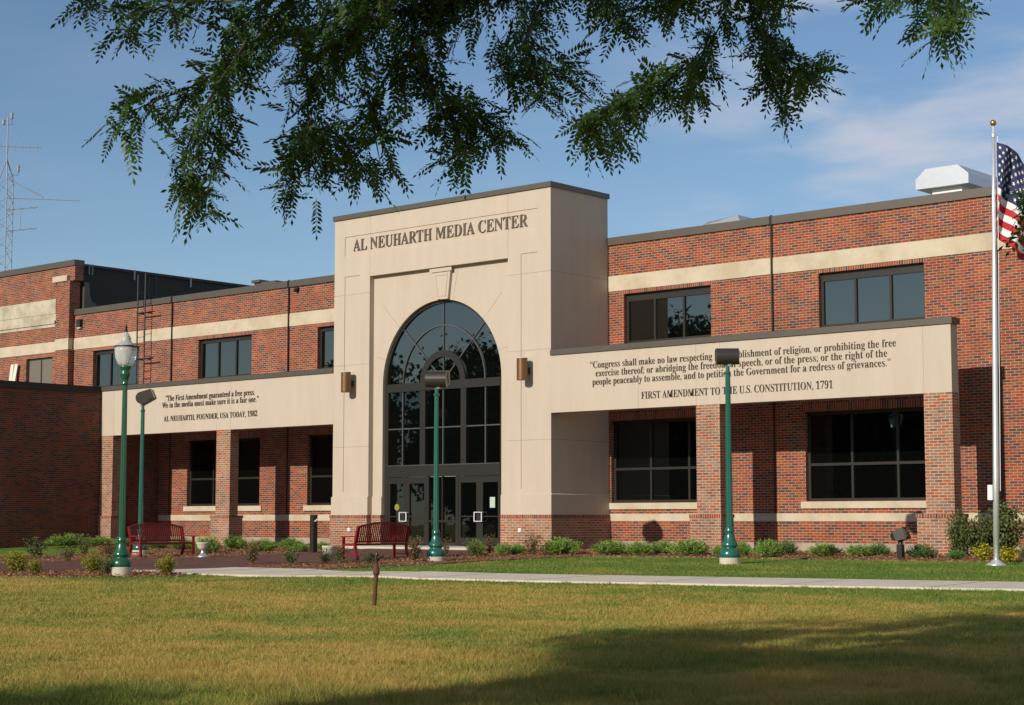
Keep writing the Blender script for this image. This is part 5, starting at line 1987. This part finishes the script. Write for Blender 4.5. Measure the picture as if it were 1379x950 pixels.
for depth, hw, dens, pts in SPRAYS:
    n0 = len(pts)
    W3 = [at(x, y - (31 if x < 1150 else 8), depth + 0.5 * math.sin(i * 1.7 + x * .01)) for i, (x, y) in enumerate(pts)]
    W3 = smooth_path(W3)
    L_ = len(W3)
    big = hw > 20
    rad = np.linspace(0.016 if big else 0.010, 0.0025, L_)
    trunk.tube([tuple(p) for p in W3], list(rad), 6)
    mpp = depth / FOC
    hw = hw * (1.3 if big else 1.05)
    D = dense(W3, (0.0180 if big else 0.0215) / dens)
    for i, p in enumerate(D):
        j = min(i + 1, len(D) - 1)
        tng = D[j] - D[max(j - 1, 0)]
        tng = tng / (np.linalg.norm(tng) + 1e-9)
        off = rngT.normal(0, 0.46, 3) * hw * mpp
        off[2] *= 0.8
        base = p + off
        bx, by_, _ = project(base)
        if by_ > (290 if bx < 430 else 238 if bx < 760 else 400):
            continue
        d = tng * 0.65 + rngT.normal(0, 0.6, 3) + np.array([0, 0, -0.08])
        FR_P.append(base)
        FR_D.append(d)
# limbs out of frame that carry those branchlets
for tgt, r0 in (((470, -40, 12.6), .06), ((560, -50, 13.1), .07), ((700, -60, 13.3), .09), ((760, -50, 13.6), .07), ((1000, -55, 13.3), .08), ((860, -40, 13.3), .05), ((1300, -60, 12.5), .05), ((1480, 235, 12.0), .04)):
    e = at(*tgt)
    side = 3.2 if tgt[0] < 1400 else 1.5
    mid = (fork + e) / 2 + np.array([0, 0, side])
    if tgt[0] >= 1300:
        mid = np.array([33.5, -40.0, 9.0])
    B = bez(fork, mid, e, 16)
    trunk.tube([tuple(p) for p in B], list(np.linspace(0.10, 0.018, 16)), 8)
for k in range(9):
    a = k * 0.7 + 0.2
    e = np.array([TR[0] + 2.2 + math.cos(a) * rngT.uniform(1.0, 3.6), TR[1] + 2.5 + math.sin(a) * rngT.uniform(2.5, 5), rngT.uniform(6.5, 9.5)])
    B = bez(fork, (fork + e) / 2 + np.array([0, 0, 1.2]), e, 12)
    trunk.tube([tuple(p) for p in B], list(np.linspace(0.12, 0.02, 12)), 7)
trunk.build('trunk', M['bark'], tree)

# crown out of frame: clumped foliage whose shade falls on the lawn
SHADE = [[(690, 878), (800, 862), (950, 842), (1180, 832), (1420, 818), (1800, 810), (1900, 960), (1500, 1100), (1000, 1060), (880, 1000), (800, 955), (760, 935), (830, 905), (790, 892)],
         [(-200, 915), (60, 928), (200, 946), (240, 1000), (-200, 1040)]]
OUT_P, OUT_D = [], []
LIT = [at(175, 165, 12.7), at(215, 150, 12.8), at(390, 75, 13.2), at(450, 25, 13.2), at(320, 55, 12.9), at(300, 190, 12.8), at(1270, 30, 12.5), at(500, 200, 13.3), at(880, 130, 13.2)]
for poly, k in ((SHADE[0], 400), (SHADE[1], 12)):
    xs_, ys_ = [p[0] for p in poly], [p[1] for p in poly]
    got = 0
    while got < k:
        qx, qy = rngT.uniform(min(xs_), max(xs_)), rngT.uniform(min(ys_), max(ys_))
        if not in_poly(np.array([qx]), np.array([qy]), poly)[0]:
            continue
        got += 1
        g_ = on_ground(qx, qy)
        hgt = rngT.uniform(5.2, 10.0)
        cpos = np.array([g_[0], g_[1] - hgt / math.tan(SUN_EL), g_[2] + hgt])
        p = cpos + rngT.normal(0, 1, (190, 3)) * np.array([0.46, 0.36, 0.22])
        # keep the crown's outline ragged where its shade ends on the grass
        gp = p + np.outer((p[:, 2] + 0.62) / math.sin(SUN_EL), np.array(sdir))
        PX = np.array([project(g)[:2] for g in gp])
        jit = rngT.normal(0, 1, 2) * np.array([46, 5])
        ok = in_poly(PX[:, 0] + jit[0], PX[:, 1] + jit[1], poly)
        # openings in the crown let streaks of sun through
        gx_, gy_ = gp[:, 0], gp[:, 1]
        ok &= (np.sin(gx_ * 1.5 + 2.0 * np.sin(gy_ * 0.9)) + np.sin(gy_ * 1.9 - gx_ * 0.8 + 0.6)) < 1.15
        for q in p[ok]:
            X, Y, Zd = project(q)
            if Zd > 0.3 and -60 < X < 1440 and Y > -60:
                continue
            if np.linalg.norm(q - CAM) < 2.2:
                continue
            # gaps through which the sun reaches some of the lower sprays
            if any(np.linalg.norm(np.cross(q - l, np.array(sdir))) < 0.55 for l in LIT):
                continue
            OUT_P.append(q)
            OUT_D.append(rngT.normal(0, 0.7, 3) + np.array([0, 0, -0.3]))


def fronds(P, D, rng, npair=8, size=1.0):
    """pinnate leaves: paired leaflets along an arching rachis, all as quads"""
    P = np.asarray(P); D = np.asarray(D)
    n = len(P)
    D = D / np.linalg.norm(D, axis=1, keepdims=True)
    L_ = size * rng.uniform(0.17, 0.29, n)[:, None]
    S = np.cross(D, np.array([0, 0, 1.0]) + rng.normal(0, 0.5, (n, 3)))
    S /= np.linalg.norm(S, axis=1, keepdims=True) + 1e-9
    U = np.cross(S, D)
    quads = []
    sag = np.array([0, 0, -1.0])
    for k in range(npair + 1):
        t = (k + 1.0) / (npair + 1)
        base = P + D * L_ * t + sag * (L_ * 0.22 * t * t)
        ll = L_ * (0.265 - 0.10 * abs(t - 0.45)) * rng.uniform(0.8, 1.15, (n, 1))
        for s in (1, -1):
            if k == npair and s == -1:
                continue
            d = D * 0.62 + S * s * 0.85 + U * rng.normal(0, 0.22, (n, 1)) + sag * 0.25
            if k == npair:
                d = D + sag * 0.4
            d = d / np.linalg.norm(d, axis=1, keepdims=True)
            wv = np.cross(d, U + 0.3 * S * s)
            wv /= np.linalg.norm(wv, axis=1, keepdims=True) + 1e-9
            wd = ll * 0.21
            quads.append(np.stack([base, base + d * ll * 0.5 + wv * wd, base + d * ll, base + d * ll * 0.5 - wv * wd], 1))
    # rachis as a sliver
    e = P + D * L_ + sag * (L_ * 0.22)
    w = S * 0.0016
    quads.append(np.stack([P - w, P + w, e + w * .4, e - w * .4], 1))
    return np.concatenate(quads, 0).reshape(-1, 3)


V = np.concatenate([fronds(FR_P, FR_D, rngT), fronds(OUT_P, OUT_D, rngT, 5, 1.45)])
loc = np.array(tree.location)
np_mesh('crown', V - loc, 4, M['locust'], parent=tree)

# ------------------------------------------------------------------ trees across the lawn, mirrored in the windows


def far_tree_mesh(seed, H, Rd):
    rng = np.random.default_rng(seed)
    n_c = 46
    c_ = rng.normal(0, 1, (n_c, 3))
    c_ /= np.linalg.norm(c_, axis=1, keepdims=True)
    c_ *= rng.random((n_c, 1)) ** 0.35
    c_ = c_ * np.array([Rd, Rd, H * 0.40]) + np.array([0, 0, H * 0.60])
    out = []
    for q in c_:
        m_ = 620
        p = q + rng.normal(0, 1, (m_, 3)) * np.array([0.85, 0.85, 0.6]) * Rd * 0.24
        p[:, 2] = np.maximum(p[:, 2], 0.3)
        out.append(tri_cloud(p, rng.normal(0, 1, (m_, 3)), rng.uniform(0.30, 0.60, m_), rng.uniform(0.12, 0.22, m_), rng))
    v = np.concatenate(out)
    tr_ = MB()
    tr_.tube([(0, 0, -0.3), (0, 0, H * 0.2), (0.2, 0.1, H * 0.5), (0.1, 0.2, H * 0.8)], [0.42, 0.32, 0.2, 0.05], 9)
    for k in range(6):
        a = k * 1.05
        tr_.tube([(0, 0, H * 0.22 + 0.1 * k), (math.cos(a) * Rd * 0.4, math.sin(a) * Rd * 0.4, H * 0.45), (math.cos(a) * Rd * 0.7, math.sin(a) * Rd * 0.7, H * 0.62)], [0.18, 0.11, 0.03], 6)
    return v, tr_


TP = []
for k, (H, Rd) in enumerate(((14.5, 5.2), (11.0, 4.6), (8.5, 4.4))):
    v, tr_ = far_tree_mesh(90 + k, H, Rd)
    o = np_mesh('crown', v, 4, M['tree_leaf'])
    t_ = tr_.build('trunk', M['bark'])
    TP.append((o.data, t_.data))
    bpy.data.objects.remove(o)
    bpy.data.objects.remove(t_)
SPOTS = [(-30, -50, 0), (-38, -54, 0), (-47, -50, 1), (-55, -56, 0), (-64, -50, 0), (-23, -53, 1), (-16, -50, 2), (-9, -53, 2), (-1, -51, 2), (-74, -55, 1), (-42, -46, 2), (-27, -45, 2), (6, -54, 2), (-85, -52, 1)]
WHERE = ['tallest', 'broad', 'rounded', 'spreading', 'upright', 'bushy', 'low', 'squat', 'lower', 'far', 'small', 'little', 'end', 'outer']
for k, (x, y, v) in enumerate(SPOTS):
    r = empty('shade_tree', (x, y, float(gz(x, y))), 'leafy shade tree across the lawn, only mirrored darkly in the window glass', 'tree', 'trees mirrored in the windows', random.uniform(0, 6.28))
    s = random.uniform(0.92, 1.08)
    r.scale = (s, s, s)
    for nm, me in zip(('crown', 'trunk'), TP[v]):
        o = bpy.data.objects.new(nm, me)
        o.parent = r
        COL.objects.link(o)
